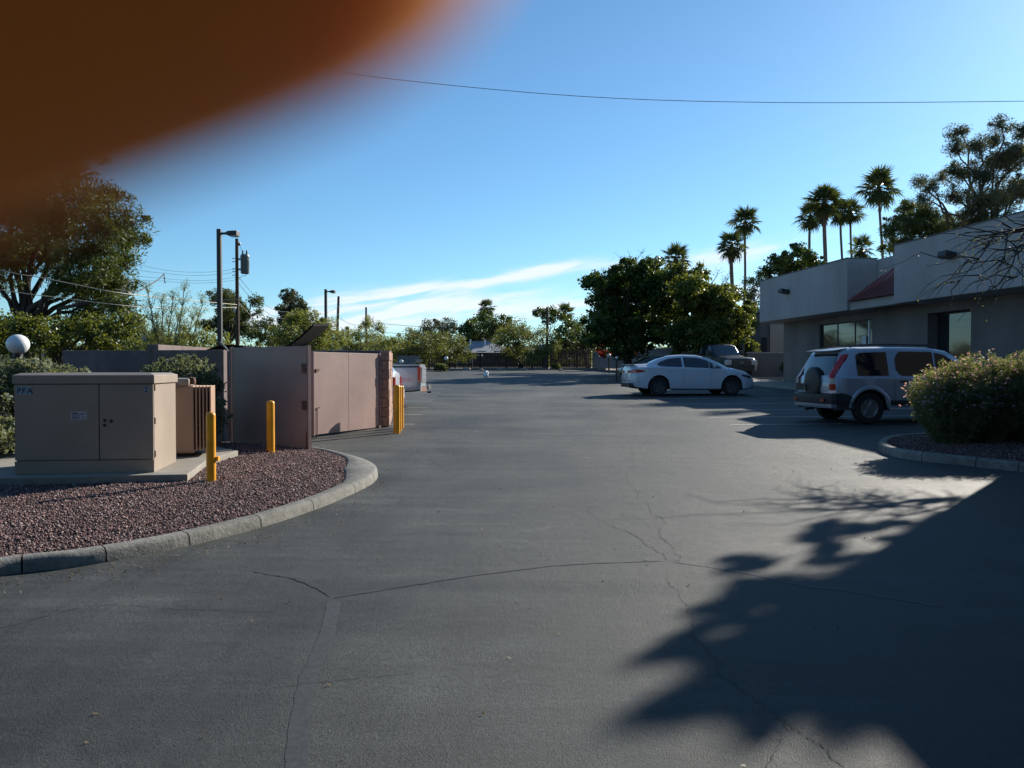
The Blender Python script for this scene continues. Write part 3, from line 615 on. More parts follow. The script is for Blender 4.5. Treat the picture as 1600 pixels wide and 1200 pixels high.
for k, (x0, x1, z) in enumerate(((.608,.68,.68),(.69,.758,.68),(.608,.75,.664),(.608,.70,.65),(.61,.69,.634),(.705,.757,.64),(.608,.70,.62),(.71,.75,.622))): m1.bbox((x0,-.0068,z-.004), (x1,-.0063,z+.004+(k==0)*.006))
m1.build('printed_lines', M['ink'], st)
# finned transformer tank behind it
tf = thing('finned_transformer', 'smaller tan transformer with cooling fins, right of the wide cabinet', 'transformer', (0,0,0))
p = gp(279,716,PADH); tf.location = (p.x-.02, p.y+.1, p.z-.03+.03); tf.rotation_euler = (0,0,.25)
m1 = MB(); m1.bbox((-.35,0,.05), (.17,.65,.93)); m1.build('tank', M['fin'], tf, bevel=.02)
m1 = MB(); m1.bbox((-.4,-.03,.93), (.12,.62,1.03)); m1.build('cover', M['cabinet'], tf, bevel=.03)
m1 = MB(); m1.bbox((-.3,.05,-.01), (.12,.6,.05)); m1.build('foot', M['seam'], tf)
for k in range(5):
    m1 = MB(); x = .19+k*.042; m1.bbox((x,.0+k*.012,.08), (x+.02,.55,.93)); m1.build('fin', M['fin'], tf, bevel=.008)
m1 = MB(); m1.tube([(-.1,-.01,.86),(-.06,-.06,.93),(.0,-.01,.95)], .02, 8); m1.build('lifting_lug', M['fin'], tf)
m1 = MB(); m1.lathe([(.05,0),(.06,.03),(.05,.09),(0,.1)], c=(.13,.1,.95), n=14); m1.build('filler_cap', M['rust'], tf, smooth=40)
# bollards
def bollard(px, py, hpx, h0, label, r=.058):
    p = gp(px, py, h0); hh = hpx/FPX*p.y
    t = thing('bollard', label, 'bollard', p, group='yellow steel bollards'); m1 = MB()
    m1.lathe([(r,-.1),(r,hh-.03),(r*.97,hh-.012),(r*.75,hh+.004),(r*.35,hh+.012),(0,hh+.014)], n=24); m1.build('post', M['yellow'], t, smooth=40)
    return t
b1 = bollard(330,753,108,.13,'nearest yellow bollard, standing on the gravel before the tan cabinet',.052)
m1 = MB(); m1.box((.066,.02,.26), (.03,.05,.05)); m1.build('bracket', M['yellow'], b1)
bollard(423,707,80,.13,'yellow bollard in the shade of the dark gate leaf')
bollard(620,677,75,0,'front yellow bollard of the tight group by the block wall',.066)
bollard(623.5,673,70,0,'middle yellow bollard of the tight group by the block wall',.06)
bollard(627,669,66,0,'rear yellow bollard of the tight group by the block wall',.055)
# globe lamps on posts
def globe_lamp(top_px, top_py, rpx, Y, label, m=M['globe'], pr=.03):
    c = atY(top_px, top_py, Y); R = rpx/FPX*Y; g = G(0,Y)
    t = thing('globe_lamp', label, 'lamp', (c.x, Y, g), group='white globe lamps on short posts')
    m1 = MB(); zc = c.z-g
    m1.lathe([(R*math.sin(q*math.pi/14)*(1 if q<12 else .97), zc-R*.94*math.cos(q*math.pi/14)) for q in range(0,15)][1:], n=28); m1.build('globe', m, t, smooth=60)
    m1 = MB(); m1.lathe([(pr*1.0,0),(pr,zc-R*1.3)], n=12); m1.build('post', M['bronze'], t, smooth=40)
    m1 = MB(); m1.lathe([(pr*1.1,zc-R*1.3),(R*.42,zc-R*1.2),(R*.42,zc-R*.9),(0,zc-R*.9)], n=16); m1.build('holder', M['bronze'], t, smooth=40)
globe_lamp(28,538,16.5,14,'large white globe lamp above the grey green shrubs')
globe_lamp(627,565,3.2,62,'tiny far globe lamp above the silver truck bed',pr=.05)
globe_lamp(697,560,3.2,66,'small globe lamp at the lot edge left of the white patio',pr=.05)
globe_lamp(951.5,555.5,3,60,'left one of two small globe lamps before the grey fence',pr=.06)
globe_lamp(963.5,559,2.3,42,'small thin globe lamp nearest the dark coupe',pr=.05)
# ================================================================ vegetation
def leaves(centres, sig, per, wl, up=.25, flat=.75, jitter=.3):
    """quads round clump centres: returns vertices and faces"""
    C_ = np.asarray(centres, float); n = len(C_)*per; sg = np.repeat(np.asarray(sig, float), per)
    d = RNG.normal(0, 1, (n, 3)); d /= np.linalg.norm(d, axis=1)[:, None]+1e-9; rad = RNG.random(n)**.45
    P = np.repeat(C_, per, 0)+d*(sg*rad)[:, None]*np.array([1, 1, flat])
    a = RNG.normal(0, 1, (n, 3))+d*.6; a /= np.linalg.norm(a, axis=1)[:, None]
    nn = RNG.normal(0, 1, (n, 3)); nn[:, 2] += up; b = np.cross(a, nn); b /= np.linalg.norm(b, axis=1)[:, None]+1e-9
    l = (wl[1]*RNG.uniform(1-jitter, 1+jitter, n)/2)[:, None]; w_ = (wl[0]*RNG.uniform(1-jitter, 1+jitter, n)/2)[:, None]
    V = np.stack([P-a*l, P+b*w_-a*l*.1, P+a*l, P-b*w_-a*l*.1], 1)
    return V.reshape(-1, 3), np.arange(n*4).reshape(-1, 4)
def curve_pts(a, b, n=5, sag=0, wob=.08):
    a = Vector(a); b = Vector(b); L_ = (b-a).length; out = []
    for i in range(n+1):
        t = i/n; p = a.lerp(b, t); k = math.sin(t*math.pi)
        p += Vector((random.uniform(-1,1), random.uniform(-1,1), random.uniform(-1,1)))*L_*wob*k*.5; p.z += sag*k*L_; out.append(p)
    return out
def tree(name, label, cat, base, blobs, leaf, wl, clump=.35, per=30, nc=14, trunk=.18, bark='bark', group=None, fork=.35, flat=.75, shell=.45, twigs=10, trunks=1, lean=.15, extra=None):
    """blobs: (centre, radius); a trunk forks to every blob, twigs to clumps, leaves round clumps"""
    root = thing(name, label, cat, base, group=group); base = Vector(base)
    cs = []; sg = []; tb = MB()
    top = sum((b[0] for b in blobs), Vector())/len(blobs); low = min(b[0].z-b[1] for b in blobs)
    ht = max(b[0].z+b[1] for b in blobs)-base.z
    forks = []
    for k in range(trunks):
        bx = base+Vector((random.uniform(-.3,.3), random.uniform(-.3,.3), 0))*(trunks > 1)
        f = Vector((base.x+(top.x-base.x)*.35+random.uniform(-1,1)*ht*lean*.4, base.y+random.uniform(-1,1)*ht*lean*.4, base.z+ht*fork)); forks.append(f)
        tb.tube([p-base for p in curve_pts(bx-Vector((0,0,.1)), f, 5, 0, .1)], [trunk*(1.25-.11*i) for i in range(6)], 8)
    for ci, (c, R) in enumerate(blobs):
        f = min(forks, key=lambda q: (q-c).length); tip = c+Vector((0,0,R*.3))
        tb.tube([p-base for p in curve_pts(f, tip, 6, .06, .14)], [trunk*.30*(1-i/8) for i in range(7)], 6)
        n = max(8, int(nc*2.3*(R/clump/2.6)**2))
        d = RNG.normal(0,1,(n,3)); d /= np.linalg.norm(d,axis=1)[:,None]; rr = R*(shell+(1-shell)*RNG.random(n)**.7)*RNG.uniform(.85,1.12,n); stray = RNG.random(n) < .16; rr = np.where(stray, R*RNG.uniform(1.08,1.42,n), rr)
        P = np.array(c)+d*rr[:,None]*np.array([1,1,flat]); k = P[:,2] > base.z+.15; P = P[k]
        cs.append(P); sg.append(clump*RNG.uniform(.6,1.35,len(P))*np.where(stray[k], .55, 1))
        for q in P[:twigs]: tb.tube([p-base for p in curve_pts(c-Vector((0,0,R*.2)), Vector(q), 3, .03, .2)], [trunk*.17, trunk*.12, trunk*.08, trunk*.04], 4, caps=False)
    C_ = np.concatenate(cs)-np.array(base); sg = np.concatenate(sg)
    if extra: extra(tb, base)
    tb.build('trunk', M[bark], root, smooth=60)
    V, F = leaves(C_, sg, per, (wl[0]*1.5, wl[1]*1.05), flat=.85); npmesh('crown', V, F, M[leaf], root); return root
def PB(lst, Y, spread=1.0):
    """crown lobes given by where they stand in the view, spread in depth round distance Y"""
    out = []
    for i, (px, py, r) in enumerate(lst):
        dy = spread*((i*37)%10/10-.5)*2; yy = Y+dy; out.append((atY(px, py, yy), r/FPX*yy))
    return out
# --- big pine on the left
tree('pine_tree', 'huge dark pine tree at the left edge rising behind the fingertip', 'tree', onG(-23.5,38), PB([(170,352,44),(192,372,26),(188,405,26),(140,400,44),(150,448,40),(178,446,28),(100,340,55),(40,330,66),(62,392,46),(10,396,50),(190,478,24),(140,490,30),(0,300,80),(90,262,60),(166,308,28),(-40,420,60),(110,440,30)],38,3.5), 'pine', (.035,.28), .60, 64, 36, .5, 'barkdark', flat=.75, shell=.2, fork=.24, twigs=14)
tree('leafy_tree', 'rounded yellow green tree under the big pine, left of the bare shrub', 'tree', onG(-19.3,32), PB([(60,522,38),(110,512,32),(150,522,28),(188,512,24),(206,530,20),(20,518,36),(-20,530,40),(95,545,28),(170,545,26),(208,500,13)],31,2), 'citrus', (.06,.10), .4, 95, 20, .16, 'barkdark', shell=.3, fork=.2)
# --- bare twiggy shrub
def bare_shrub(px_base, Y, stems, label):
    b = gp(px_base[0], px_base[1]); b = onG((px_base[0]-800)/FPX*Y, Y); root = thing('palo_verde_shrub', label, 'shrub', b); tb = MB(); cl = []
    for sx, sy, r in stems:
        t = atY(sx, sy, Y+random.uniform(-1,1)); pts = curve_pts(b, t, 7, .02, .06); tb.tube([p-b for p in pts], [.045*(1-i/8.2)+.006 for i in range(8)], 5)
        for i in range(2, 8):
            for _ in range(5):
                p = pts[i]; L_ = .35+(7-i)*.12; d = (t-b).normalized()*.75+Vector((random.uniform(-1,1),random.uniform(-1,1),random.uniform(-.2,.9)))*.55; q = p+d*L_
                tb.tube([x-b for x in curve_pts(p, q, 2, .02, .1)], [.012,.008,.004], 3, caps=False)
                for u in (.35,.6,.85,1): cl.append(p.lerp(q, u)-b)
    tb.build('stem', M['twig'], root); V, F = leaves(cl, [.14]*len(cl), 8, (.018,.07)); npmesh('foliage', V, F, M['paloverde'], root)
bare_shrub((262,549), 27, [(232,462,0),(252,476,0),(287,458,0),(316,478,0),(270,470,0),(300,500,0),(222,505,0),(245,500,0),(278,500,0)], 'sparse bare shrub with upright twigs behind the enclosure wall')
tree('shrub', 'low green shrub mass behind the left enclosure wall', 'shrub', onG(-14.5,30), PB([(235,540,18),(262,530,17),(290,528,15),(318,532,15),(345,536,14),(215,545,18),(300,545,16)],29,1.5), 'paloverde', (.03,.12), .3, 60, 16, .06, fork=.15)
tree('pine_tree', 'round topped pine behind the two poles on the left', 'tree', onG(-19,55), PB([(352,462,17),(368,470,15),(338,470,9),(350,488,17),(372,492,20),(338,508,15),(392,490,13),(360,514,20),(385,512,18),(322,509,9),(400,470,8)],55,1.5), 'pine', (.035,.26), .42, 70, 16, .28, 'barkdark', flat=.7)
tree('pine_tree', 'low dark pine right of the transformer pole', 'tree', onG(-15.5,52), PB([(415,512,17),(440,520,15),(398,525,16),(425,530,16),(455,505,8)],52,1.5), 'pine', (.035,.24), .42, 60, 16, .2, 'barkdark')
tree('eucalyptus_tree', 'grey green eucalyptus with a rounded open crown above the mesquites', 'tree', onG(-24.5,88), PB([(450,462,10),(458,470,13),(470,480,11),(440,484,8),(452,490,13),(474,494,8),(445,502,10)],88,1.5), 'eucalyptus', (.10,.24), .5, 60, 22, .3, 'bark', fork=.5)
tree('palo_verde_tree', 'feathery yellow green tree above the raised bin lid', 'tree', onG(-13,45), PB([(445,522,18),(470,508,20),(495,518,22),(515,512,16),(480,535,22),(505,540,22),(450,542,18),(525,530,14),(460,495,9),(490,498,12)],44,2), 'paloverde', (.03,.15), .42, 90, 22, .14, 'bark', fork=.2)
tree('palo_verde_tree', 'open feathery tree between the far lamp pole and the white car', 'tree', onG(-10,50), PB([(560,522,16),(582,530,18),(548,540,16),(600,540,18),(545,520,9),(572,505,9),(590,512,9),(565,545,18),(535,535,14),(615,535,10)],50,2), 'paloverde', (.03,.14), .4, 70, 15, .13, 'bark', fork=.2, shell=.3)
tree('mesquite_tree', 'round olive mesquite directly above the silver truck bed', 'tree', onG(-9.4,70), PB([(628,540,17),(645,530,18),(640,552,18),(662,545,18),(615,548,14),(655,562,14),(625,560,14)],70,2.5), 'mesquite', (.05,.2), .6, 60, 20, .2, 'barkdark', fork=.25, flat=.8)
tree('mesquite_tree', 'wide olive mesquite over the small globe lamp', 'tree', onG(-5.8,72), PB([(680,535,19),(705,536,18),(722,546,14),(692,555,16),(670,553,14),(715,556,11),(668,528,12),(733,556,7)],72,2.5), 'mesquite', (.05,.2), .6, 60, 20, .2, 'barkdark', fork=.25, flat=.8)
tree('mesquite_tree', 'taller feathery tree rising behind the olive mesquites', 'tree', onG(-10,92), PB([(668,512,11),(685,506,11),(700,510,12),(650,520,9),(692,520,14),(675,524,12)],92,2), 'eucalyptus', (.06,.25), .6, 60, 20, .25, 'bark', shell=.25)
tree('leafy_tree', 'dark green tree under the far palm and above the grey roof', 'tree', onG(-4.3,105), PB([(735,508,15),(755,500,14),(775,508,15),(725,520,14),(748,520,16),(770,522,15),(790,518,13),(740,535,14),(725,535,12),(795,505,8)],105,2.5), 'oleander', (.14,.24), .8, 60, 20, .35, 'barkdark')
tree('mesquite_tree', 'broad mesquite right of the grey roof', 'tree', onG(.8,74), PB([(795,520,17),(815,512,17),(780,535,12),(808,535,16),(795,552,14),(825,528,15),(812,552,13)],74,2.5), 'mesquite', (.05,.2), .6, 60, 20, .22, 'barkdark', fork=.25)
tree('palo_verde_tree', 'pale open tree left of the thin pole at the lot edge', 'tree', onG(2.9,72), PB([(840,520,13),(855,530,14),(838,545,15),(862,548,14),(848,560,13),(870,530,12),(830,562,12)],72,2), 'mesquite', (.04,.16), .5, 50, 18, .16, 'bark', shell=.3)
tree('eucalyptus_tree', 'small dark far tree left of the second far palm', 'tree', onG(5.5,120), PB([(850,490,9),(862,486,8),(872,494,8),(858,500,9),(842,488,6)],120,2), 'oleander', (.14,.28), .7, 50, 18, .3)
tree('leafy_tree', 'dark tree filling the gap beside the big tree, over the red brown fence', 'tree', onG(7.2,76), PB([(885,520,14),(902,515,14),(918,520,14),(880,538,14),(900,540,16),(920,538,15),(890,508,8),(910,505,9),(868,545,10),(925,525,12)],76,2.5), 'oleander', (.10,.16), .6, 60, 20, .25, 'barkdark')
# --- the large broadleaf trees in the middle
def bare_top(spec, Y):
    def f(tb, base):
        for (ax, ay), (bx, by) in spec:
            a = atY(ax, ay, Y); b = atY(bx, by, Y+random.uniform(-.5,.5)); tb.tube([p-base for p in curve_pts(a, b, 4, .03, .15)], [.035,.028,.02,.014,.008], 4)
            for _ in range(7):
                p = a.lerp(b, random.uniform(.2,1)); q = p+Vector((random.uniform(-1,1),random.uniform(-.6,.6),random.uniform(-.1,1)))*.55; tb.tube([x-base for x in curve_pts(p, q, 2, .02, .1)], [.014,.01,.004], 3, caps=False)
    return f
tree('leafy_tree', 'tallest dense dark green tree left of the palms, with bare twigs on top', 'tree', onG(8.2,55), PB([(925,438,16),(945,452,22),(968,432,20),(992,420,18),(985,450,34),(950,480,30),(1012,440,32),(1010,478,38),(965,510,34),(1010,515,36),(935,508,20),(940,532,20),(985,540,26),(1035,460,30),(1040,500,34),(1022,412,14)],55,2.5), 'oleander', (.12,.17), .5, 70, 22, .3, 'barkdark', twigs=12, extra=bare_top([((990,415),(980,390)),((990,412),(1004,392)),((985,418),(968,402)),((925,435),(903,438)),((1000,410),(1015,398)),((950,440),(938,418))],55))
tree('leafy_tree', 'rounder yellow green tree behind the white sedan, below the palms', 'tree', onG(13,51), PB([(1075,450,26),(1058,430,20),(1095,462,26),(1120,470,24),(1080,490,36),(1118,500,34),(1148,495,24),(1165,508,16),(1150,525,26),(1070,525,34),(1110,530,34),(1172,480,9),(1140,460,16),(1160,540,22),(1095,425,12)],51,2.5), 'citrus', (.10,.15), .46, 75, 22, .28, 'barkdark', twigs=12, extra=bare_top([((1085,440),(1100,412)),((1110,450),(1128,418)),((1120,455),(1142,425)),((1130,450),(1140,432)),((1070,425),(1062,405))],51))
# bougainvillea over the grey fence
tree('bougainvillea', 'red flowering vine mound above the left end of the grey fence', 'shrub', onG(9.2,67), PB([(938,545,7),(948,549,6),(943,553,6),(962,549,4)],67,.4), 'redpetal', (.09,.12), .25, 45, 14, .04, fork=.5)
tree('flowering_vine', 'small orange and red flowering vine above the grey fence behind the dark coupe', 'shrub', onG(12.0,63.5), PB([(985,553,4),(995,550,5),(1008,551,4)],63.5,.3), 'orangepetal', (.09,.12), .2, 30, 12, .04, fork=.5)
# --- trees behind the building
tree('leafy_tree', 'dark small leaved tree behind the parapet below the left pair of palms', 'tree', onG(25.5,72), PB([(1215,408,14),(1250,392,13),(1232,405,12),(1268,402,13),(1205,425,14),(1240,425,22),(1275,425,16),(1255,408,13)],72,2), 'oleander', (.12,.17), .5, 60, 20, .25, 'barkdark', shell=.3)
tree('palo_verde_tree', 'pale green tree at the far left end of the office roof', 'tree', onG(20.5,68), PB([(1182,442,11),(1176,458,11),(1172,440,7),(1185,430,7),(1180,475,12),(1168,462,8)],68,1.5), 'mesquite', (.06,.14), .4, 45, 18, .14)
tree('pine_tree', 'tall airy pine with open lower limbs above the right end of the office', 'tree', onG(31,50), PB([(1563,196,13),(1500,205,14),(1492,232,15),(1530,228,18),(1552,218,15),(1560,252,26),(1588,240,26),(1470,277,11),(1500,268,20),(1535,275,24),(1452,292,9),(1438,284,8),(1492,305,18),(1545,315,32),(1590,300,40),(1445,312,8),(1575,355,40),(1600,205,16),(1625,250,40),(1520,340,26)],50,3), 'pinegrey', (.026,.26), .5, 70, 30, .4, 'bark', flat=.62, shell=.15, fork=.42, twigs=14)
tree('pine_tree', 'dark dense pine below and left of the airy pine, behind the parapet', 'tree', onG(27,56), PB([(1412,322,13),(1432,335,24),(1412,352,24),(1395,362,15),(1460,345,28),(1440,368,26),(1485,362,30),(1390,385,13),(1405,380,14),(1520,375,32),(1420,398,20),(1560,385,30)],56,2.5), 'pine', (.035,.26), .42, 60, 20, .35, 'barkdark', flat=.7, fork=.35)
# --- shading tree over the wing: mostly outside the frame, drooping branches reach in at the right edge
pv = thing('palo_verde_tree', 'overhanging tree whose bare drooping branches hang before the fascia at the right edge', 'tree', onG(12.6,17.2))
tb = MB(); base = onG(12.6,17.2); cl = []
tb.tube([p-base for p in curve_pts(base, base+Vector((-.2,-.9,4.2)), 5, 0, .1)], [.22,.2,.18,.17,.16,.15], 8)
hub = base+Vector((-.2,-.9,4.2))
def limb(a, b, r, depth, sag=.12, short=1):
    pts = curve_pts(a, b, 5, sag, .12); tb.tube([p-base for p in pts], [r*(1-i/6.5) for i in range(6)], 5); L_ = (b-a).length
    if depth == 0:
        for i in range(1,6):
            for u in range(2): cl.append(pts[i]-base)
        return
    for i in range(2, 6):
        for _ in range(3):
            d = (b-a).normalized()*.8+Vector((random.uniform(-1,1),random.uniform(-1,1),random.uniform(-.75,.55)))*.6
            limb(pts[i], pts[i]+d*L_*short*random.uniform(.3,.5), r*.42, depth-1, .08)
for px, py, Y in ((1500,438,14.3),(1532,430,14.0),(1516,404,14.8),(1558,446,13.6),(1572,408,14.6),(1590,432,13.2),(1545,385,15.2)):
    e = atY(px,py,Y); limb(atY(1668,372,15.4), e, .030, 1, .13)
limb(hub, atY(1668,372,15.4), .07, 1); nlow = len(cl)
for k, (px, py) in enumerate(((1230,872),(1290,826),(1205,905),(1165,950),(1150,985),(1205,1000),(1240,955),(1300,920),(1190,1050),(1265,1025),(1310,990),(1400,1070),(1360,1010),(1260,1080),(1330,1030),(1390,1000),(1470,1060))):
    h = (5.7,6.5,7.3)[k%3]; g_ = gp(px, py); L_ = h/math.tan(SUN_EL); limb(hub, Vector((g_.x+L_*math.sin(SUN_AZ), g_.y+L_*math.cos(SUN_AZ), h+.1)), .02, 2, .05, .24)
tb.build('trunk', M['bark'], pv, smooth=60)
V, F = leaves(cl[:nlow:4], [.12]*len(cl[:nlow:4]), 2, (.014,.035)); V2, F2 = leaves(cl[nlow:], [.085]*len(cl[nlow:]), 5, (.022,.075)); npmesh('crown', np.concatenate([V,V2]), np.concatenate([F,F2+len(V)]), M['paloverde'], pv)
# --- shrubs
def shrub(name, label, blobs, leaf, wl, base, clump=.12, per=26, nc=26, petals=0, group=None, up=0):
    r = tree(name, label, 'shrub', base, blobs, leaf, wl, clump, per, nc, .02, 'bark', group, fork=.25, flat=.95, shell=.5, twigs=12)
    if petals:
        P = []
        for c, R in blobs:
            d = RNG.normal(0,1,(petals,3)); d /= np.linalg.norm(d,axis=1)[:,None]; P.append(np.array(c)+d*R*np.array([1,1,.95])*RNG.uniform(.85,1.1,(petals,1)))
        P = np.concatenate(P)-np.array(base); P = P[P[:,2] > .4]; V, F = leaves(P, [.02]*len(P), 3, (.022,.026)); npmesh('blossom', V, F, M['petal'], r)
    return r
shrub('sage_shrub', 'grey green shrub left of the tan cabinet below the globe lamp', PB([(-40,610,46),(10,602,38),(45,592,30),(-10,660,50),(10,700,40),(-60,680,60)],10.9,.5), 'sage', (.022,.04), onG(-7.0,10.9,.1), .12, 40, 42)
shrub('sage_shrub', 'grey green shrub behind the tan cabinet top, right of the globe lamp', PB([(62,600,30),(88,602,30),(112,602,26),(70,640,44),(110,650,44),(125,606,20)],11.6,.4), 'sage', (.022,.04), onG(-6.5,11.6,.1), .12, 36, 42)
shrub('sage_shrub', 'rounded sage shrub behind the finned transformer before the enclosure wall', PB([(262,590,28),(290,582,26),(315,590,24),(248,600,20),(330,605,16),(290,630,42),(320,650,30),(270,660,40),(310,690,30)],12.6,.3), 'sage', (.022,.04), onG(-5.1,12.6,.1), .12, 36, 42)
def stemmy(name, label, x, y, R, H, n, petals=260):
    random.seed(int(x*100))
    """upright many stemmed bush: thin stems, narrow leaves, small mauve flowers near the top"""
    base = onG(x, y, .11); root = thing(name, label, 'shrub', base, group='mauve flowering bushes in the kerbed planter'); tb = MB(); cl = []; tips = []
    for _ in range(n):
        a = random.uniform(0,6.283); r0 = R*.35*math.sqrt(random.random()); r1 = R*math.sqrt(random.random()); h = H*(1-.30*(r1/R)**2)*random.uniform(.70,1.12)
        p = Vector((math.cos(a)*r0, math.sin(a)*r0, 0)); q = Vector((math.cos(a)*r1, math.sin(a)*r1, h)); pts = curve_pts(p, q, 4, .0, .08); pts[2] += Vector((math.cos(a),math.sin(a),0))*r1*.12
        tb.tube(pts, [.006,.005,.004,.003,.002], 3, caps=False); tips.append(q)
        for u in (.22,.35,.45,.55,.65,.74,.82,.9,.97):
            i = int(u*4); cl.append(pts[i].lerp(pts[min(i+1,4)], u*4-i))
    tb.build('stem', M['twig'], root); V, F = leaves(cl, [.075]*len(cl), 12, (.013,.055), up=.1); npmesh('foliage', V, F, M['ruellia'], root)
    P = [t+Vector((random.gauss(0,.05),random.gauss(0,.05),random.uniform(-.35,.03)*random.random())) for t in random.choices(tips, k=petals*2)]
    V, F = leaves(P, [.018]*len(P), 4, (.022,.028)); npmesh('blossom', V, F, M['petal'], root)
stemmy('flowering_bush', 'leftmost mauve flowering bush at the tip of the planter beside the silver car', 7.0, 12.75, .68, 1.25, 430, 330)
stemmy('flowering_bush', 'middle mauve flowering bush of the planter', 7.6, 12.95, .72, 1.38, 460, 300)
stemmy('flowering_bush', 'rightmost and tallest mauve flowering bush of the planter, cut by the frame edge', 8.3, 12.9, .76, 1.40, 500, 260)
stemmy('flowering_bush', 'bush beyond the right edge of the frame in the planter', 9.1, 12.35, .4, 1.2, 160, 80)
for px, py, r, Y, lb in ((765,575,0,0,''),):
    pass
for px, py, r, Y, lb in ((652,573,6.5,64,'small round clipped shrub at the lot edge beside the tan sign'),(688,576,9,63,'dark round clipped shrub left of the small globe lamp'),(869,574,6,70,'small clipped shrub on the kerb before the red brown fence')):
    c = atY(px,py,Y); tree('clipped_shrub', lb, 'shrub', onG(c.x,Y), [(c, r/FPX*Y)], 'mesquite', (.05,.07), .16, 40, 60, .03, fork=.3, shell=.7)
c = onG(15.2,45.9,.12); shrub('pot_plant', 'small dark potted plant beside the traffic cone', [(c+Vector((.55,.1,.75)), .3),(c+Vector((.35,.1,.6)), .25)], 'oleander', (.05,.09), c+Vector((.5,.1,0)), .12, 20, 10)
# --- fan palms
def frond_mesh(seed, R=1.0, droop=.35):
    """petiole and pleated fan blade with split tips, pointing along +X"""
    rg = random.Random(seed); mb = MB(); pl = .75*R
    mb.tube([(0,0,0),(pl*.5,0,.04*R),(pl,0,0)], [.03,.022,.015], 4)
    n = 15; c = (pl,0,0)
    for k in range(n):
        a = (k/(n-1)-.5)*3.9; L_ = R*(.72+.22*math.cos(a*.6))*rg.uniform(.9,1.08); w_ = .062*R
        d = Vector((math.cos(a), math.sin(a), 0)); s = Vector((-d.y, d.x, 0)); dz = -droop*L_*(.5+.5*rg.random())
        p0 = Vector(c); p1 = p0+d*L_*.5+Vector((0,0,dz*.25)); p2 = p0+d*L_+Vector((0,0,dz))
        mb.add([p0, p1+s*w_+Vector((0,0,.02)), p1-s*w_+Vector((0,0,.02)), p2, p1+Vector((0,0,-.03))], [(0,1,4),(0,4,2),(1,3,4),(4,3,2)])
    return mb
FR = []
for k in range(4):
    mb = frond_mesh(k, 1.0, (.15,.3,.45,.6)[k]); me = bpy.data.meshes.new('frond'); me.from_pydata(mb.v, [], mb.f); me.materials.append(M['frond']); FR.append(me)
def palm(px, py, Y, R, label, tr=.2, lean=0, skirt=.8, nf=34, thick_top=1.3, group='tall fan palms behind the office', low_px=None):
    h = atY(px, py, Y); g = G(0,Y); bx = h.x+lean; root = thing('fan_palm', label, 'palm tree', (bx, Y, g), group=group)
    H_ = h.z-g; tb = MB(); n = 14; pts = [Vector((-lean*(i/n)**1.5+math.sin(i*.9)*.04, 0, H_*i/n)) for i in range(n+1)]
    tb.tube(pts, [tr*(1.35-.6*min(1,i/4)) if i < 4 else tr*(.78-.12*(i-4)/10) for i in range(n)]+[tr*.7], 10); tb.build('trunk', M['palmtrunk'], root, smooth=60)
    top = pts[-1]
    if skirt: # old leaf bases and hanging dead leaves under the head
        V = []; sk = MB()
        for k in range(90):
            a = random.uniform(0,6.28); z = random.uniform(-skirt,0); r = tr*(1.15+.75*(1+z/skirt)*thick_top); p = top+Vector((math.cos(a)*tr*.5, math.sin(a)*tr*.5, z+.1)); q = top+Vector((math.cos(a)*r*1.15, math.sin(a)*r*1.15, z-.45)); s = Vector((-math.sin(a),math.cos(a),0))*.07
            sk.add([p-s, p+s, q+s*.5, q-s*.5], [(0,1,2,3)])
        sk.build('dead_leaf_skirt', M['thatch'], root)
    for k in range(nf):
        a = k*2.39996+random.uniform(-.2,.2); u = k/nf; pitch = math.radians(82-140*u**.9+random.uniform(-11,11))
        f = link('frond', FR[min(3, int(u*4))], root); f.location = top+Vector((0,0,.08*(1-u)-.25*u)); sc = .9*R*random.uniform(.75,1.2)*(.92+.12*math.sin(u*3.1))
        f.rotation_euler = Euler((random.uniform(-.35,.35), -pitch, a), 'XYZ'); f.scale = (sc, sc, sc)
    return root
palm(1165,346,80,1.15,'slim palm of the left pair, taller one, over the yellow green tree',.16,-.1,.7)
palm(1143,383,74,1.05,'shorter thick palm of the left pair behind the yellow green tree',.24,.1,1.3,thick_top=.9)
palm(1266,337,82,1.15,'leftmost palm of the middle cluster, its head half behind the thick palm',.18,-.15,1.2)
palm(1288,316,78,1.35,'thickest palm of the middle cluster with brown trunk skirt',.26,.25,1.9,nf=42,thick_top=1.2)
palm(1313,331,86,1.05,'slim palm directly right of the thickest palm',.17,.5,.4)
palm(1329,331,88,1.1,'slim palm with a loose head, right in the middle cluster',.16,.3,.6)
palm(1373,293,80,1.45,'tallest lone palm at the right of the palms with leaning trunk',.17,.8,1.0,nf=38)
palm(1346,388,84,1.0,'low palm head just above the parapet',.2,0,.3,nf=26)
palm(1056,404,75,1.0,'palm head poking out above the two broadleaf trees',.2,0,.5,nf=30)
palm(759,480,130,1.15,'lone far palm above the grey roofed house',.25,0,.8,nf=30,group='far palms beyond the lot')
palm(884,489,125,1.15,'far palm left of the big dark tree',.25,0,.5,nf=30,group='far palms beyond the lot')
# dark leafy screen added behind the photographer to block sky light from there
cs = []
for k in range(3600): cs.append((random.uniform(-30,20), random.uniform(-10.5,-8.8), random.uniform(-.2,9.5)))
V, F = leaves(cs, [.75]*len(cs), 14, (.30,.46)); hd = thing('hedge', 'tall dark hedge behind the photographer, outside the frame', 'hedge', (0,0,0)); npmesh('foliage', V, F, M['oleander'], hd)
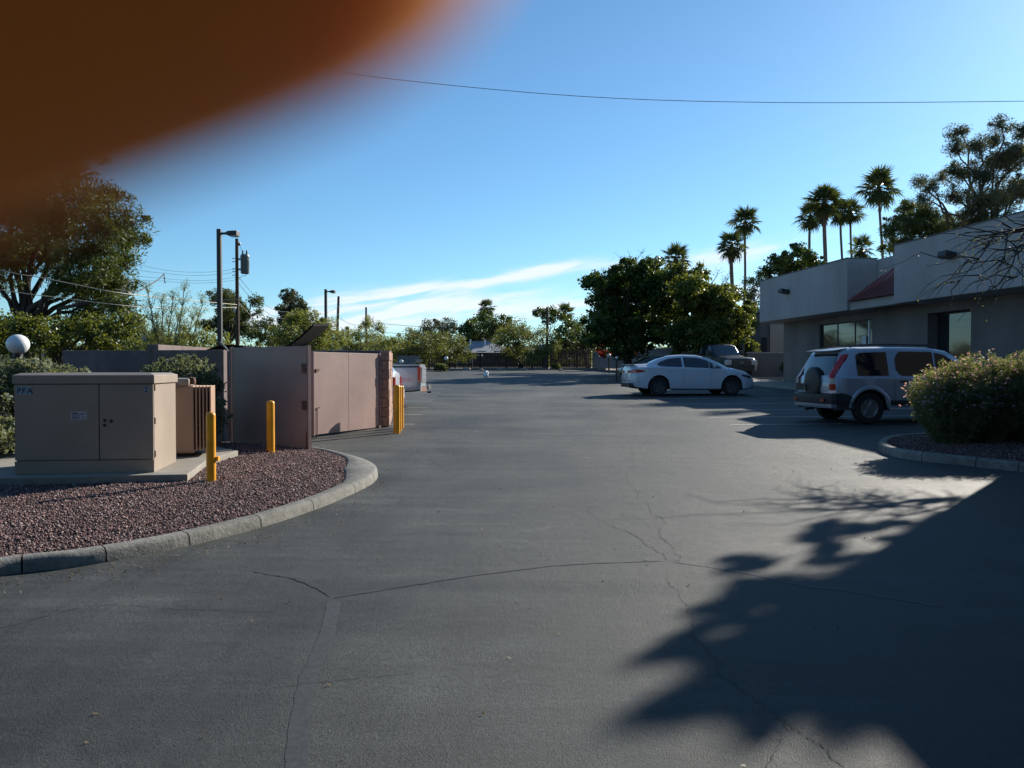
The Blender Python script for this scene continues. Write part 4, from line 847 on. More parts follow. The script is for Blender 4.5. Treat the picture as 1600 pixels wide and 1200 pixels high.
# far wood behind everything, one mass
cs = []; sg = []
for k in range(340):
    px = random.uniform(-250,1900); Y = random.uniform(110,150); top = 538+random.uniform(-8,8)-(10 if 600 < px < 950 else 0)
    p = atY(px, top+random.uniform(0,12), Y)
    for _ in range(5): cs.append(Vector((p.x+random.gauss(0,1.6), Y+random.gauss(0,1.5), p.z+random.uniform(-4,0)))); sg.append(1.25)
V, F = leaves(cs, sg, 34, (.3,.45)); o = npmesh('far_woods', V, F, M['mesquite']); tag(o, 'low band of distant trees beyond the lot', None, None, 'stuff')
# mountains on the horizon
def hills(name, prof, Y, label):
    mb = MB(); n = len(prof); vs = []
    for px, py in prof: t = atY(px,py,Y); vs += [(t.x,Y-60,-5),(t.x,Y,t.z),(t.x,Y+300,-5)]
    mb.add(vs, [f for i in range(n-1) for f in ((3*i,3*i+3,3*i+4,3*i+1),(3*i+1,3*i+4,3*i+5,3*i+2))]); structure(mb.build(name, M['hill']), label)
rg = random.Random(5); prof = [(x, 543-4*math.sin(x*.011)-3*math.sin(x*.037+1)-rg.uniform(0,3)-30*math.exp(-((x-240)/24)**2)-12*math.exp(-((x-590)/40)**2)) for x in range(-900,2600,22)]
hills('mountains', prof, 2800, 'bluish distant mountains')

# dry leaves and grit blown against the kerbs and over the asphalt
pts = []
for p in innerL[::2]: 
    for _ in range(7): pts.append((p[0]+random.gauss(.32,.14), p[1]-abs(random.gauss(.28,.14))))
for _ in range(260): Y_ = random.uniform(3,26); pts.append((random.uniform(-.55,.5)*Y_, Y_))
pts = [q for q in pts if not inside(bedL, np.array([q[0]]), np.array([q[1]]))[0]]
cs = [(x, y, SLOPE*y+.008) for x, y in pts]; V, F = leaves(cs, [.01]*len(cs), 1, (.012,.026), up=8, flat=.2); V[:,2] = np.maximum(V[:,2], SLOPE*V[:,1]+.003)
M['dryleaf'] = leafmat('dry_leaf', (.10,.07,.03), (.26,.20,.09), .2); o = npmesh('fallen_leaves', V, F, M['dryleaf']); tag(o, 'dry leaves and grit scattered on the asphalt', None, None, 'stuff')
# ================================================================ far fences, house, signs
def planks(name, label, a, b, n, h, m, cat='fence', gap=.012, dz=0, var=.03):
    root = thing(name, label, cat, onG(*a), math.atan2(b[1]-a[1], b[0]-a[0])); L_ = math.dist(a, b); w_ = L_/n
    me = None
    for k in range(n):
        hh = h+random.uniform(-var,var)
        mb = MB(); mb.bbox((0,-.012,.03), (w_-gap,.012,1.0)); 
        if me is None: o = mb.build('plank', m, root); me = o.data
        else: o = link('plank', me, root)
        o.location = (k*w_, random.uniform(-.008,.008), 0); o.scale = (1,1,hh)
    mb = MB()
    for z in (.35, h-.35): mb.bbox((0,.014,z-.045), (L_,.05,z+.045))
    mb.build('rail', m, root)
    mb = MB()
    for k in range(int(L_/2.4)+1): mb.bbox((min(k*2.4,L_-.1),.05,0), (min(k*2.4,L_-.1)+.09,.14,h-.05))
    mb.build('post', m, root); return root
Yf = 73.0
planks('plank_fence', 'grey weathered plank fence running behind the dark coupe from the lot corner', (7.3,73), (13.9,48.2), 84, 1.55, M['fence'])
planks('plank_fence', 'red brown plank fence along the far right edge of the lot', (3.5,74.2), (7.25,73.6), 26, 1.75, M['fencered'], gap=.02)
planks('plank_fence', 'dark low plank fence behind the far lot edge below the mesquites', (-10.2,75.5), (3.4,75.5), 90, 1.45, M['fencedark'], gap=.02)
planks('plank_fence', 'short tan plank fence left of the tiny far globe lamp', (-9.4,66), (-7.6,66), 12, 1.25, M['fence'])
mb = MB(); 
for x0, x1, y in ((-9,-3.8,68.6),(-3.6,3.2,70.5),(3.3,8.2,70.0)): mb.prism([(x0,y),(x1,y+.2),(x1,y+.5),(x0,y+.3)], -.05, .14, zf=lambda x,y: SLOPE*y)
structure(mb.build('far_kerb', M['concrete']), 'low concrete kerb along the far lot edge')
for x, y, s, lb in ((-3.9,67.8,.28,'leftmost'),(-2.55,66.8,.16,'second'),(-1.1,67,.2,'third'),(1.0,67.5,.22,'fourth'),(4.0,66.5,.14,'dark')):
    bm = bmesh.new(); bmesh.ops.create_icosphere(bm, subdivisions=2, radius=1)
    for v in bm.verts: v.co *= random.uniform(.82,1.1); v.co.x *= 1.5*s; v.co.y *= s; v.co.z *= .7*s
    me = bpy.data.meshes.new('boulder'); bm.to_mesh(me); bm.free(); me.materials.append(M['boulder']); me.shade_smooth(); o = link('boulder', me, None, onG(x,y,.05))
    tag(o, 'small pale boulder at the far lot edge, %s from the left' % lb, 'boulder', 'boulders along the far lot edge')
bm = bmesh.new(); bmesh.ops.create_icosphere(bm, subdivisions=3, radius=1)
for v in bm.verts: v.co *= 1+.22*math.sin(v.co.x*5+v.co.y*3)*math.cos(v.co.z*6)+random.uniform(-.05,.05); v.co = Vector((v.co.x*.17, v.co.y*.15, v.co.z*.17+(.1 if v.co.z > .5 else 0)))
me = bpy.data.meshes.new('plastic_bag'); bm.to_mesh(me); bm.free(); me.materials.append(M['whitebag']); me.shade_smooth()
p = gp(759,590); o = link('plastic_bag', me, None, (p.x,p.y,p.z+.14)); tag(o, 'small white plastic bag lying alone on the far asphalt', 'plastic bag')
def sign(px, py, w_, h_, Y, m, label, poleh=None, octa=False):
    c = atY(px,py,Y); g = G(0,Y); t = thing('sign_post', label, 'sign', (c.x,Y,g)); mb = MB(); mb.tube([(0,.03,0),(0,.03,c.z-g+h_/2)], .03, 6); mb.build('post', M['galv'], t)
    mb = MB()
    if octa: mb.lathe([(0,-.01),(w_/2,-.01),(w_/2,.01),(0,.01)], n=8, axis='Y'); o = mb.build('sign_plate', m, t); o.location = (0,0,c.z-g)
    else: mb.box((0,0,c.z-g), (w_,.02,h_)); mb.build('sign_plate', m, t)
sign(655,563.5,.5,.22,64,M['signtan'],'small tan sign board at the lot edge above the round shrub')
sign(645,560,.36,.5,66,M['redpetal'],'small faded red sign left of the tan sign board')
# grey roofed house with patio
hs = thing('house', 'low brick house with grey shingle hip roof and white patio cover beyond the lot', 'house', (0,0,0)); Yh = 96
a = atY(738,561,Yh); b = atY(792,561,Yh); z0 = G(0,Yh); ez = atY(760,551,Yh).z
mb = MB(); mb.bbox((a.x-4,Yh+.5,z0-.5), (b.x+1.5,Yh+9,ez)); mb.build('wall', M['housewall'], hs)
mb = MB(); rz = atY(760,540,Yh).z+.6; x0, x1 = a.x-4.6, b.x+2.1; y0, y1 = Yh-.1, Yh+9.6
rp = [(x0,y0,ez),(x1,y0,ez),(x1,y1,ez),(x0,y1,ez),(x0+4.5,Yh+4.7,rz),(x1-4.5,Yh+4.7,rz)]
mb.add(rp, [(0,1,5,4),(1,2,5),(2,3,4,5),(3,0,4),(0,3,2,1)]); rf = mb.build('roof', M['shingle'], hs)
mb = MB(); mb.box(((x0+x1)/2,Yh+4.7,rz+.05), (x1-x0-8.6,.3,.1)); mb.build('ridge_cap', M['shingle'], rf)
for x in (-1.2,.6): mb = MB(); mb.tube([((x0+x1)/2+x,Yh+3.2,rz-.8),((x0+x1)/2+x,Yh+3.2,rz+.25)], .09, 8); mb.build('roof_vent', M['white'], rf)
mb = MB(); p = atY(714,556,90); q = atY(752,553,90); mb.bbox((p.x,90,p.z-.05), (q.x,94,q.z)); mb.build('patio_cover', M['white'], hs)
for x in np.linspace(p.x+.1,q.x-.1,4): mb = MB(); mb.box((x,90.1,(p.z+z0)/2-.05), (.12,.12,p.z-z0)); mb.build('patio_post', M['white'], hs)
for x in (a.x+.6, a.x+2.6): mb = MB(); mb.bbox((x,Yh+.44,z0+.9), (x+1.1,Yh+.49,z0+1.9)); mb.build('window', M['glass'], hs)
# ================================================================ poles and wires
def light_pole(px, top, Y, w_, hpx, label):
    c = atY(px, top, Y); g = G(0,Y); H_ = c.z-g; t = thing('parking_light_pole', label, 'light pole', (c.x,Y,g), group='dark parking lot light poles')
    mb = MB(); mb.box((0,0,H_/2), (w_,w_,H_)); mb.build('pole', M['bronze'], t, bevel=.006); s = Y/FPX; L_ = hpx*s
    mb = MB(); mb.box((L_*.2+w_/2,0,H_-.13), (L_*.4,.06,.06)); mb.build('arm', M['bronze'], t)
    mb = MB(); a = w_/2+L_*.25; b = w_/2+L_*.97
    mb.add([(a,-.07,H_-.16),(a,.07,H_-.16),(a,.07,H_-.10),(a,-.07,H_-.10),(a+.12,-.15,H_-.21),(a+.12,.15,H_-.21),(a+.12,.15,H_-.07),(a+.12,-.15,H_-.07),(b,-.15,H_-.21),(b,.15,H_-.21),(b,.15,H_-.06),(b,-.15,H_-.06)],
      [(0,1,2,3),(0,4,5,1),(1,5,6,2),(2,6,7,3),(3,7,4,0),(4,8,9,5),(5,9,10,6),(6,10,11,7),(7,11,8,4),(8,11,10,9)]); h = mb.build('lamp_head', M['bronze'], t, bevel=.012)
    mb = MB(); mb.bbox((a+.15,-.12,H_-.225), (b-.03,.12,H_-.212)); mb.build('lens', M['clearlens'], h)
    mb = MB(); mb.box((0,0,.04), (.32,.32,.08)); mb.build('base_plate', M['concrete'], t)
light_pole(342.5,358,24,.125,27,'near dark light pole rising behind the enclosure wall')
light_pole(509,452,45,.14,13,'farther dark light pole above the sunlit gate leaf')
def upole(px, top, Y, r, label, lean=0, arms=True):
    c = atY(px, top, Y); g = G(0,Y); H_ = c.z-g; t = thing('utility_pole', label, 'utility pole', (c.x+lean,Y,g), group='wooden utility poles')
    mb = MB(); mb.tube([(-lean*i/6,0,H_*i/6) for i in range(7)], [r*(1.15-.3*i/6) for i in range(7)], 12); mb.build('pole', M['wood'], t, smooth=50); return t, H_
ut, UH = upole(370,373,45,.105,'tall wooden utility pole carrying the grey transformer can')
s = 45/FPX; z = lambda py: atY(370,py,45).z-G(0,45)
mb = MB(); mb.lathe([(0,z(428)),(.19,z(428)),(.22,z(427)),(.235,z(426)),(.235,z(403)),(.25,z(402)),(.25,z(400.5)),(.2,z(398)),(.0,z(397))], c=(.46,-.05,0), n=24); mb.build('transformer_can', M['greypaint'], ut, smooth=40)
mb = MB()
for py in (405,421): mb.box((.17,-.03,z(py)), (.16,.12,.09))
mb.build('can_bracket', M['galv'], ut)
mb = MB()
for dx in (.34,.56): mb.lathe([(.04,z(398)),(.06,z(396)),(.03,z(395)),(.055,z(393)),(.02,z(391))], c=(dx,-.05,0), n=10)
mb.lathe([(.05,z(384)),(.08,z(382)),(.05,z(380)),(.02,z(378))], c=(.16,-.05,0), n=10); mb.build('insulator', M['ceramic'], ut)
mb = MB(); mb.tube([(.62,-.22,z(404)),(.74,-.2,z(412)),(.72,-.2,z(422)),(.62,-.18,z(429)),(.5,-.1,z(431)),(.28,-.1,z(432)),(.1,-.05,z(437))], .012, 5); mb.tube([(.3,-.05,z(391)),(.22,-.05,z(388)),(.16,-.05,z(378))], .01, 5); mb.build('jumper_wire', M['wire'], ut)
mb = MB()
for py in (404,409,420,424,430): mb.box((-.18,-.02,z(py)), (.14,.05,.04))
mb.build('step_bolt', M['galv'], ut)
mb = MB(); mb.tube([(-1.25,-.12,z(470)),(.1,-.12,z(468)),(.3,-.12,z(464))], .03, 6); mb.build('cable_arm', M['wirepale'], ut)
mb = MB(); mb.lathe([(.01,z(490)),(.1,z(482)),(.03,z(479))], c=(-.1,-.16,0), n=8); mb.build('splice_case', M['white'], ut)
upole(529,463,75,.13,'leaning bare wooden pole just right of the farther light pole',-.25)
upole(572,480,95,.13,'distant thin wooden pole above the open feathery tree')
upole(855,480,75,.12,'thin dark wooden pole before the trees at the far right lot edge')
def wire(pts, r, m, label, sag=0, n=14, name='overhead_wire'):
    P = []
    for (a, b) in zip(pts[:-1], pts[1:]):
        for i in range(n+(b == pts[-1])):
            t = i/n; p = a.lerp(b, t); p.z -= sag*4*t*(1-t); P.append(p)
    mb = MB(); mb.tube(P, r, 5); o = mb.build(name, m, None, smooth=80); tag(o, label, 'wire', 'overhead wires'); return o
sky = [atY(420,95,21.5), atY(600,122,20), atY(900,150,19), atY(1200,160,18.5), atY(1600,158,18), atY(2000,150,17.5)]
sky = spline(sky, 5); wire(sky, .007, M['wire'], 'single long dark wire crossing the upper sky', n=1)
w1 = spline([atY(-300,352,30), atY(0,422,31), atY(60,433,31.5), atY(130,447,32), atY(205,460,33), atY(370,476,44.8)], 4); wire(w1, .019, M['wirepale'], 'upper of the two thick sunlit wires at the left', n=1)
w2 = spline([atY(-300,405,30), atY(0,453,31), atY(100,466,32), atY(200,478,33), atY(290,482,38), atY(370,480,44.8)], 4); wire(w2, .016, M['wirepale'], 'lower of the two thick sunlit wires at the left', n=1)
for k, (ya, yb) in enumerate(((400,425),(412,433),(425,437),(380,420))):
    wire([atY(-200,ya-70,36), atY(100,ya-5,38), atY(257,yb+2,41), atY(369,yb,44.9)], .007, M['wire'], ('second','third','lowest','highest')[k]+' of the four thin wires running behind the pine to the transformer pole', sag=.15)
w3 = spline([atY(180,452,36), atY(212,456,37), atY(232,446,38), atY(246,438,39), atY(256,429,40)], 4); wire(w3, .03, M['wire'], 'thick dark dead branch like cable reaching out of the pine to the small spacer', n=1)
c = atY(257,435,40); t = thing('cable_spacer', 'small dark vertical spacer where thin wires meet above the bare shrub', 'cable fitting', c); mb = MB(); mb.tube([(-.03,0,.24),(.03,0,-.24)], .022, 6); mb.build('rod', M['wire'], t)
mb = MB(); [mb.lathe([(.0,-.03),(.035,-.02),(.035,.02),(0,.03)], c=(-.03+.06*q,0,.2-.4*q), n=8) for q in (0,.5,1)]; mb.build('insulator', M['ceramic'], t)
for i, (y0_, y1_, Y0, Y1, r, x1_) in enumerate(((503,512,75,110,.022,860),(517,518,75,112,.02,820),(524,526,75,115,.025,840),(540,560,75,60,.012,640))):
    wire([atY(532,y0_-6,75), atY(572,y0_,95), atY(x1_,y1_,Y1)], r, M['wire'], ('highest','middle','lowest and thickest','steep')[i]+' of the far wires right of the leaning pole', sag=.5)
for i, (ya, yb) in enumerate(((430,500),(440,512),(470,522))):
    wire([atY(371,ya,45), atY(450,(ya+yb)/2+22,60), atY(530,yb-22,75)], .012, M['wirepale' if i == 2 else 'wire'], ('upper','middle','lower pale')[i]+' wire from the transformer pole to the leaning pole', sag=.6)
wire([atY(371,545,45), atY(480,528,58), atY(530,520,75)], .012, M['wirepale'], 'pale low wire crossing before the feathery tree', sag=.5)
# ================================================================ vehicles (x forward, y to the left, z up; origin on the ground below the rear end)
def interp(tab, x):
    xs = [t[0] for t in tab]
    if x <= xs[0]: return tab[0][1]
    if x >= xs[-1]: return tab[-1][1]
    for (x0, v0), (x1, v1) in zip(tab[:-1], tab[1:]):
        if x0 <= x <= x1: return v0+(v1-v0)*(x-x0)/(x1-x0)
class Car:
    def __init__(c, name, label, cat, loc, rz, L_, W_, top, belt, wb, wt, zb, wheels, R, paint, group=None, ry=0, lower=None):
        c.root = thing(name, label, cat, loc, rz, group, ry=ry); c.top, c.belt, c.w, c.wt, c.zb = top, belt, wb, wt, zb; c.L = L_; c.wheels = wheels; c.R = R; c.paint = paint
        xs = set(np.linspace(0, L_, 40).round(3))
        for xw in wheels:
            for q in np.linspace(-1, 1, 15): xs.add(round(xw+q*(R+.07), 3))
            xs.add(round(xw-R-.075,3)); xs.add(round(xw+R+.075,3))
        for t in (top, belt, wb, wt, zb):
            for x, _ in t: xs.add(round(x, 3))
        c.xs = sorted(x for x in xs if 0 <= x <= L_)
        V = []; ma = []
        for x in c.xs:
            r = c.ring(x); V.append(r)
        mb = MB(); nr = len(V[0]); vs = []; 
        for r in V:
            vs += [(p[0], p[1], p[2]) for p in r]+[(p[0], -p[1], p[2]) for p in r[::-1][1:-1]]
        n2 = 2*nr-2; o = 0
        mb.v = vs
        for i in range(len(V)-1):
            for k in range(n2):
                mb.f.append((i*n2+k, i*n2+(k+1)%n2, (i+1)*n2+(k+1)%n2, (i+1)*n2+k))
                kk = k if k < nr-1 else n2-1-k; xm = (c.xs[i]+c.xs[i+1])/2
                arch = any(abs(xm-xw) < R+.07 for xw in wheels)
                mb.mi.append(1 if kk <= 1 or (lower and kk == 2 and lower(xm)) else 0)
        mb.f += [tuple(range(n2))[::-1], tuple(range((len(V)-1)*n2, len(V)*n2))]; mb.mi += [0, 0]
        c.body = mb.build('body', [paint, M['trim'] if lower else M['under']], c.root, smooth=38)
    def ring(c, x):
        b = interp(c.belt, x); t = interp(c.top, x); w_ = interp(c.w, x); wt = min(interp(c.wt, x), w_*.97); zb = interp(c.zb, x); t = max(t, b+.03)
        za = 0
        for xw in c.wheels:
            if abs(x-xw) < c.R+.07: za = c.R+math.sqrt(max(0,(c.R+.07)**2-(x-xw)**2))
        m = zb+.48*(b-zb); g = lambda z: max(z, za) if za else z
        r = [(x,0,g(zb)), (x,w_*.88,g(zb)), (x,w_*.97,g(zb+.04)+.0), (x,w_,max(g(zb+.16),zb+.16)), (x,w_*1.0,max(m,za+.03 if za else m)), (x,w_*.985,max(b,za+.06 if za else b)), (x,w_*.955,b+.03)]
        hh = t-b
        if hh < .12: r += [(x,w_*.93,b+.03+hh*.35),(x,w_*.84,b+.03+hh*.6),(x,w_*.5,b+.03+hh*.9),(x,0,t+.0+.03)]
        else: r += [(x,wt+.02,t-.075),(x,wt-.045,t-.018),(x,wt*.55,t+.01),(x,0,t+.018)]
        return r
    def side(c, x, z, off=.006):
        r = c.ring(x); 
        for a, b in zip(r[2:-1], r[3:]):
            if a[2] <= z <= b[2] and b[2]-a[2] > 1e-5:
                t = (z-a[2])/(b[2]-a[2]); return a[1]+(b[1]-a[1])*t+off
        return r[5][1]+off
    def side_patch(c, name, m, poly_lo, poly_hi, x0, x1, parent=None, off=.006, n=14, sides=(1,-1), th=.0):
        """a panel lying on the flank between two height curves"""
        for s_ in sides:
            mb = MB(); R_ = 5
            for i in range(n+1):
                x = x0+(x1-x0)*i/n; lo = interp(poly_lo, x); hi = max(interp(poly_hi, x), lo+.001)
                for k in range(R_+1): z = lo+(hi-lo)*k/R_; mb.v.append((x, s_*c.side(x, z, off), z))
            q = R_+1
            for i in range(n):
                for k in range(R_): mb.f.append((i*q+k,(i+1)*q+k,(i+1)*q+k+1,i*q+k+1)); mb.mi.append(0)
            o = mb.build(name, m, parent or c.root, smooth=60)
    def top_patch(c, name, m, x0, x1, f0, f1, off=.008, n=10, parent=None, lift=0):
        """a panel lying on the upper surface between two stations; f = share of the half width"""
        mb = MB(); R_ = 8
        for i in range(n+1):
            x = x0+(x1-x0)*i/n; f = f0+(f1-f0)*i/n; r = c.ring(x); pts = r[6:]
            ymax = r[7][1]; 
            for k in range(R_+1):
                y = (k/R_*2-1)*ymax*f; ay = abs(y)
                z = pts[-1][2]
                for a, b in zip(pts[:-1], pts[1:]):
                    if b[1] <= ay <= a[1] and a[1]-b[1] > 1e-6: z = a[2]+(b[2]-a[2])*(a[1]-ay)/(a[1]-b[1])
                mb.v.append((x, y, z+off))
        q = R_+1
        for i in range(n):
            for k in range(R_): mb.f.append((i*q+k,(i+1)*q+k,(i+1)*q+k+1,i*q+k+1)); mb.mi.append(0)
        return mb.build(name, m, parent or c.root, smooth=60)
    def wheel(c, W_, rimmat, spokes=5, rr=.66, width=.21, dish=.02):
        R = c.R; T = MB(); T.lathe([(R*rr,-width/2+.02),(R*.9,-width/2),(R*.985,-width/2+.03),(R,-width/4),(R,width/4),(R*.985,width/2-.03),(R*.9,width/2),(R*rr,width/2-.02),(R*rr,-width/2+.02)], n=36, axis='Y'); tm = None
        for xw in c.wheels:
            for s_ in (1,-1):
                if tm is None: o = T.build('wheel', M['rubber'], c.root, smooth=40); tm = o.data
                else: o = link('wheel', tm, c.root)
                o.location = (xw, s_*(W_/2-width/2-.015), R)
                if s_ == 1 and xw == c.wheels[0]:
                    r = MB(); e = width/2-.03; r.lathe([(R*rr*.86,e-.03),(R*rr*.90,e+.012),(R*rr*.985,e+.014),(R*rr,e-.01),(R*rr,-e)], n=36, axis='Y'); r.lathe([(0,e-.004-dish),(R*.13,e-.004-dish),(R*.15,e-.02-dish),(R*.15,e-.06)], n=20, axis='Y')
                    for k in range(spokes):
                        a = 6.283*k/spokes; d = Vector((math.cos(a),0,math.sin(a))); t = Vector((-math.sin(a),0,math.cos(a))); w0, w1 = R*.085, R*(.10 if spokes < 8 else .055)
                        p = [d*R*.1-t*w0, d*R*.1+t*w0, d*R*rr*.93+t*w1, d*R*rr*.93-t*w1]; vs = [v+Vector((0,e-.012-(dish if i < 2 else 0),0)) for i, v in enumerate(p)]+[v+Vector((0,e-.045,0)) for v in p]
                        r.add(vs, [(0,1,2,3),(0,4,5,1),(1,5,6,2),(2,6,7,3),(3,7,4,0)])
                    ri = r.build('rim', rimmat, o, smooth=35); rm = ri.data
                    bk = MB(); bk.lathe([(0,e-.06),(R*rr*.97,e-.06)], n=30, axis='Y'); bk.lathe([(0,e-.05),(R*rr*.6,e-.05),(R*rr*.6,e-.055)], n=30, axis='Y'); bb = bk.build('brake_disc', M['under'], o); bd = bb.data
                else:
                    link('rim', rm, o); link('brake_disc', bd, o)
                if s_ == -1: o.rotation_euler = (0,0,math.pi)
        for xw in c.wheels:
            mb = MB(); n = 16; rr_ = c.R+.066; w0 = W_/2*.86
            vs = []
            for k in range(n+1):
                a = math.pi*k/n
                for y in (-w0+.0, w0): vs.append((xw+rr_*math.cos(a), y, c.R+rr_*math.sin(a)))
            mb.add(vs, [(2*k,2*k+1,2*k+3,2*k+2) for k in range(n)]); mb.build('wheel_arch_liner', M['under'], c.root)
    def mirrors(c, x, z, m, sz=(.12,.2,.13), y=None):
        for s_ in (1,-1):
            y0 = c.side(x, z-.02, 0); mb = MB(); mb.box((x-.02, s_*(y0+.11), z+.04), sz); mb.box((x, s_*(y0+.02), z), (.05,.1,.03)); o = mb.build('mirror', m, c.root, bevel=.025, smooth=50)
            g = MB(); g.box((x-.02-sz[0]/2-.002, s_*(y0+.11), z+.04), (.004,sz[1]*.8,sz[2]*.75)); g.build('mirror_glass', M['carglass'], o)
    def handles(c, spots, m):
        for x, z in spots:
            for s_ in (1,-1): mb = MB(); mb.box((x, s_*c.side(x,z,.012), z), (.17,.03,.032)); mb.build('door_handle', m, c.root, bevel=.008)
    def gaps(c, xs, z0, z1):
        for x in xs:
            for s_ in (1,-1):
                mb = MB(); n = 8; vs = []
                for k in range(n+1):
                    z = z0+(z1-z0)*k/n
                    for dx in (-.004,.004): vs.append((x+dx, s_*c.side(x,z,.002), z))
                mb.add(vs, [(2*k,2*k+1,2*k+3,2*k+2) for k in range(n)]); mb.build('door_seam', M['seam'], c.root)
# --- silver SUV
c = Car('suv', 'silver SUV with black spare wheel cover and tall tail lamps, parked behind the flowering bushes', 'SUV', onG(6.84,18.2), math.radians(7), 4.57, 1.79,
  top=[(0,.80),(.02,1.0),(.05,1.10),(.16,1.36),(.27,1.58),(.36,1.64),(.6,1.675),(1.3,1.69),(2.4,1.675),(2.72,1.62),(3.0,1.47),(3.45,1.13),(3.52,1.08),(4.1,1.02),(4.35,.93),(4.5,.8),(4.57,.65)],
  belt=[(0,.76),(.03,1.0),(1.0,1.0),(2.6,.98),(3.4,.97),(4.2,.88),(4.5,.74),(4.57,.6)], wb=[(0,.76),(.06,.84),(.3,.885),(2.5,.895),(3.9,.885),(4.3,.82),(4.5,.7),(4.57,.6)], wt=[(0,.70),(.3,.68),(2.6,.69),(3.5,.74),(4.57,.6)],
  zb=[(0,.42),(.1,.36),(.4,.3),(4.2,.3),(4.57,.36)], wheels=(.83,3.45), R=.345, paint=M['silvercar'], lower=lambda x: x < .5 or x > 4.1)
c.side_patch('side_window', M['carglass'], [(.55,1.06),(.62,1.055),(1.28,1.055)], [(.55,1.5),(.66,1.555),(1.0,1.57),(1.28,1.575)], .56, 1.28)
c.side_patch('side_window', M['carglass'], [(1.45,1.2),(1.55,1.055),(2.35,1.045)], [(1.45,1.4),(1.55,1.585),(2.35,1.575)], 1.46, 2.36)
c.side_patch('side_window', M['carglass'], [(2.40,1.045),(3.2,1.04)], [(2.40,1.57),(2.62,1.52),(2.95,1.32),(3.24,1.06)], 2.41, 3.22)
c.side_patch('cladding', M['trim'], [(0,.30),(.5,.32)], [(0,.66),(.2,.68),(.4,.62),(.5,.36)], .03, .48, off=.012)
c.side_patch('cladding', M['trim'], [(1.25,.42),(3.05,.42)], [(1.25,.52),(3.05,.52)], 1.27, 3.03, off=.014)
c.side_patch('sill', M['silvercar'], [(1.25,.31),(3.05,.31)], [(1.25,.38),(3.05,.38)], 1.27, 3.03, off=.02)
for s_ in (1,-1):      # tall tail lamps: red above, clear middle, red foot, wrapped round the corner
    for z0_, z1_, mm in ((1.15,1.52,'redlens'),(1.0,1.15,'redlens'),(.88,.998,'clearlens'),(.74,.878,'redlens')):
        mb = MB(); vs = []
        for z in np.linspace(z0_, z1_, 5):
            xr = .30*max(0,(z-1.02))/.5 if z > 1.02 else .0
            wd = .10 if z < 1.15 else .075
            for dx, dy in ((-.028,-wd-.02),(-.034,-.03),(.01,.012),(.11,.014)): vs.append((xr+dx, s_*(c.side(min(max(xr+.05,.05),.5), z, 0)+dy), z))
        mb.add(vs, [(4*i+k,4*i+k+1,4*i+4+k+1,4*i+4+k) for i in range(4) for k in range(3)]); mb.build('tail_lamp', M[mm], c.root, smooth=50)
def rear_panel(c, name, m, zs, half, xo, ys=9):
    mb = MB(); vs = []
    for z, x, h_ in zs:
        for k in range(ys): y = (k/(ys-1)*2-1)*h_; vs.append((x-xo+.06*(abs(y)/.8)**3, y, z))
    mb.add(vs, [(i*ys+k, i*ys+k+1, (i+1)*ys+k+1, (i+1)*ys+k) for i in range(len(zs)-1) for k in range(ys-1)]); return mb.build(name, m, c.root, smooth=50)
rear_panel(c, 'tailgate', M['silvercar'], [(.70,.01,.66),(.78,.0,.68),(1.02,.01,.68),(1.06,.035,.66)], 0, .035)
rear_panel(c, 'rear_window', M['carglass'], [(1.07,.045,.66),(1.2,.09,.655),(1.35,.15,.64),(1.5,.225,.61),(1.54,.25,.58)], 0, .035)
mb = MB(); mb.add([(.1,-.6,1.61),(.1,.6,1.61),(.42,.64,1.665),(.42,-.64,1.665),(.12,-.6,1.585),(.12,.6,1.585),(.42,.64,1.63),(.42,-.64,1.63)], [(0,1,2,3),(7,6,5,4),(0,4,5,1),(1,5,6,2),(3,2,6,7),(0,3,7,4)]); mb.build('roof_spoiler', M['silvercar'], c.root, bevel=.01, smooth=40)
mb = MB(); mb.lathe([(.33,-.2),(.345,-.17),(.345,-.03),(.31,0),(.27,.012),(.0,.02)], n=36, axis='Y'); o = mb.build('spare_wheel_cover', M['trim'], c.root, smooth=40); o.location = (-.09,-.02,.90); o.rotation_euler = (0,0,math.pi/2)
mb = MB(); mb.add([(.05,-.9,.44),(-.04,-.86,.44),(-.12,-.6,.44),(-.13,.6,.44),(-.04,.86,.44),(.05,.9,.44),(.05,-.9,.68),(-.06,-.86,.66),(-.14,-.6,.64),(-.15,.6,.64),(-.06,.86,.66),(.05,.9,.68)], [(i,i+1,i+7,i+6) for i in range(5)]+[(6,7,8,9,10,11),(5,4,3,2,1,0)]); mb.build('rear_bumper', M['trim'], c.root, bevel=.015, smooth=40)
mb = MB(); mb.add([(-.04,-.84,.35),(-.125,-.6,.35),(-.13,.6,.35),(-.04,.84,.35),(-.05,-.85,.435),(-.15,-.6,.435),(-.16,.6,.435),(-.05,.85,.435),(.1,-.84,.35),(.1,.84,.35),(.1,-.84,.435),(.1,.84,.435)], [(0,1,5,4),(1,2,6,5),(2,3,7,6),(8,0,4,10),(3,9,11,7),(4,5,6,7,11,10),(8,9,3,2,1,0)]); mb.build('bumper_skirt', M['silvercar'], c.root, bevel=.01, smooth=40)
mb = MB(); mb.box((-.165,.33,.80), (.012,.34,.15)); mb.build('number_plate', M['black'], c.root)
c.top_patch('windshield', M['carglass'], 2.78, 3.43, .90, .92)
for s_ in (1,-1): mb = MB(); mb.tube([(.5,s_*.60,1.68),(.62,s_*.60,1.725),(1.4,s_*.61,1.745),(2.3,s_*.6,1.73),(2.5,s_*.6,1.68)], .018, 6); mb.build('roof_rail', M['trim'], c.root)
c.wheel(1.79, M['rim'], 6, .60, .21, -.01); c.mirrors(3.15, 1.08, M['trim'], (.12,.2,.16)); c.handles([(1.60,.93),(2.55,.92)], M['trim']); c.gaps([1.40,2.385,3.32], .42, .99)
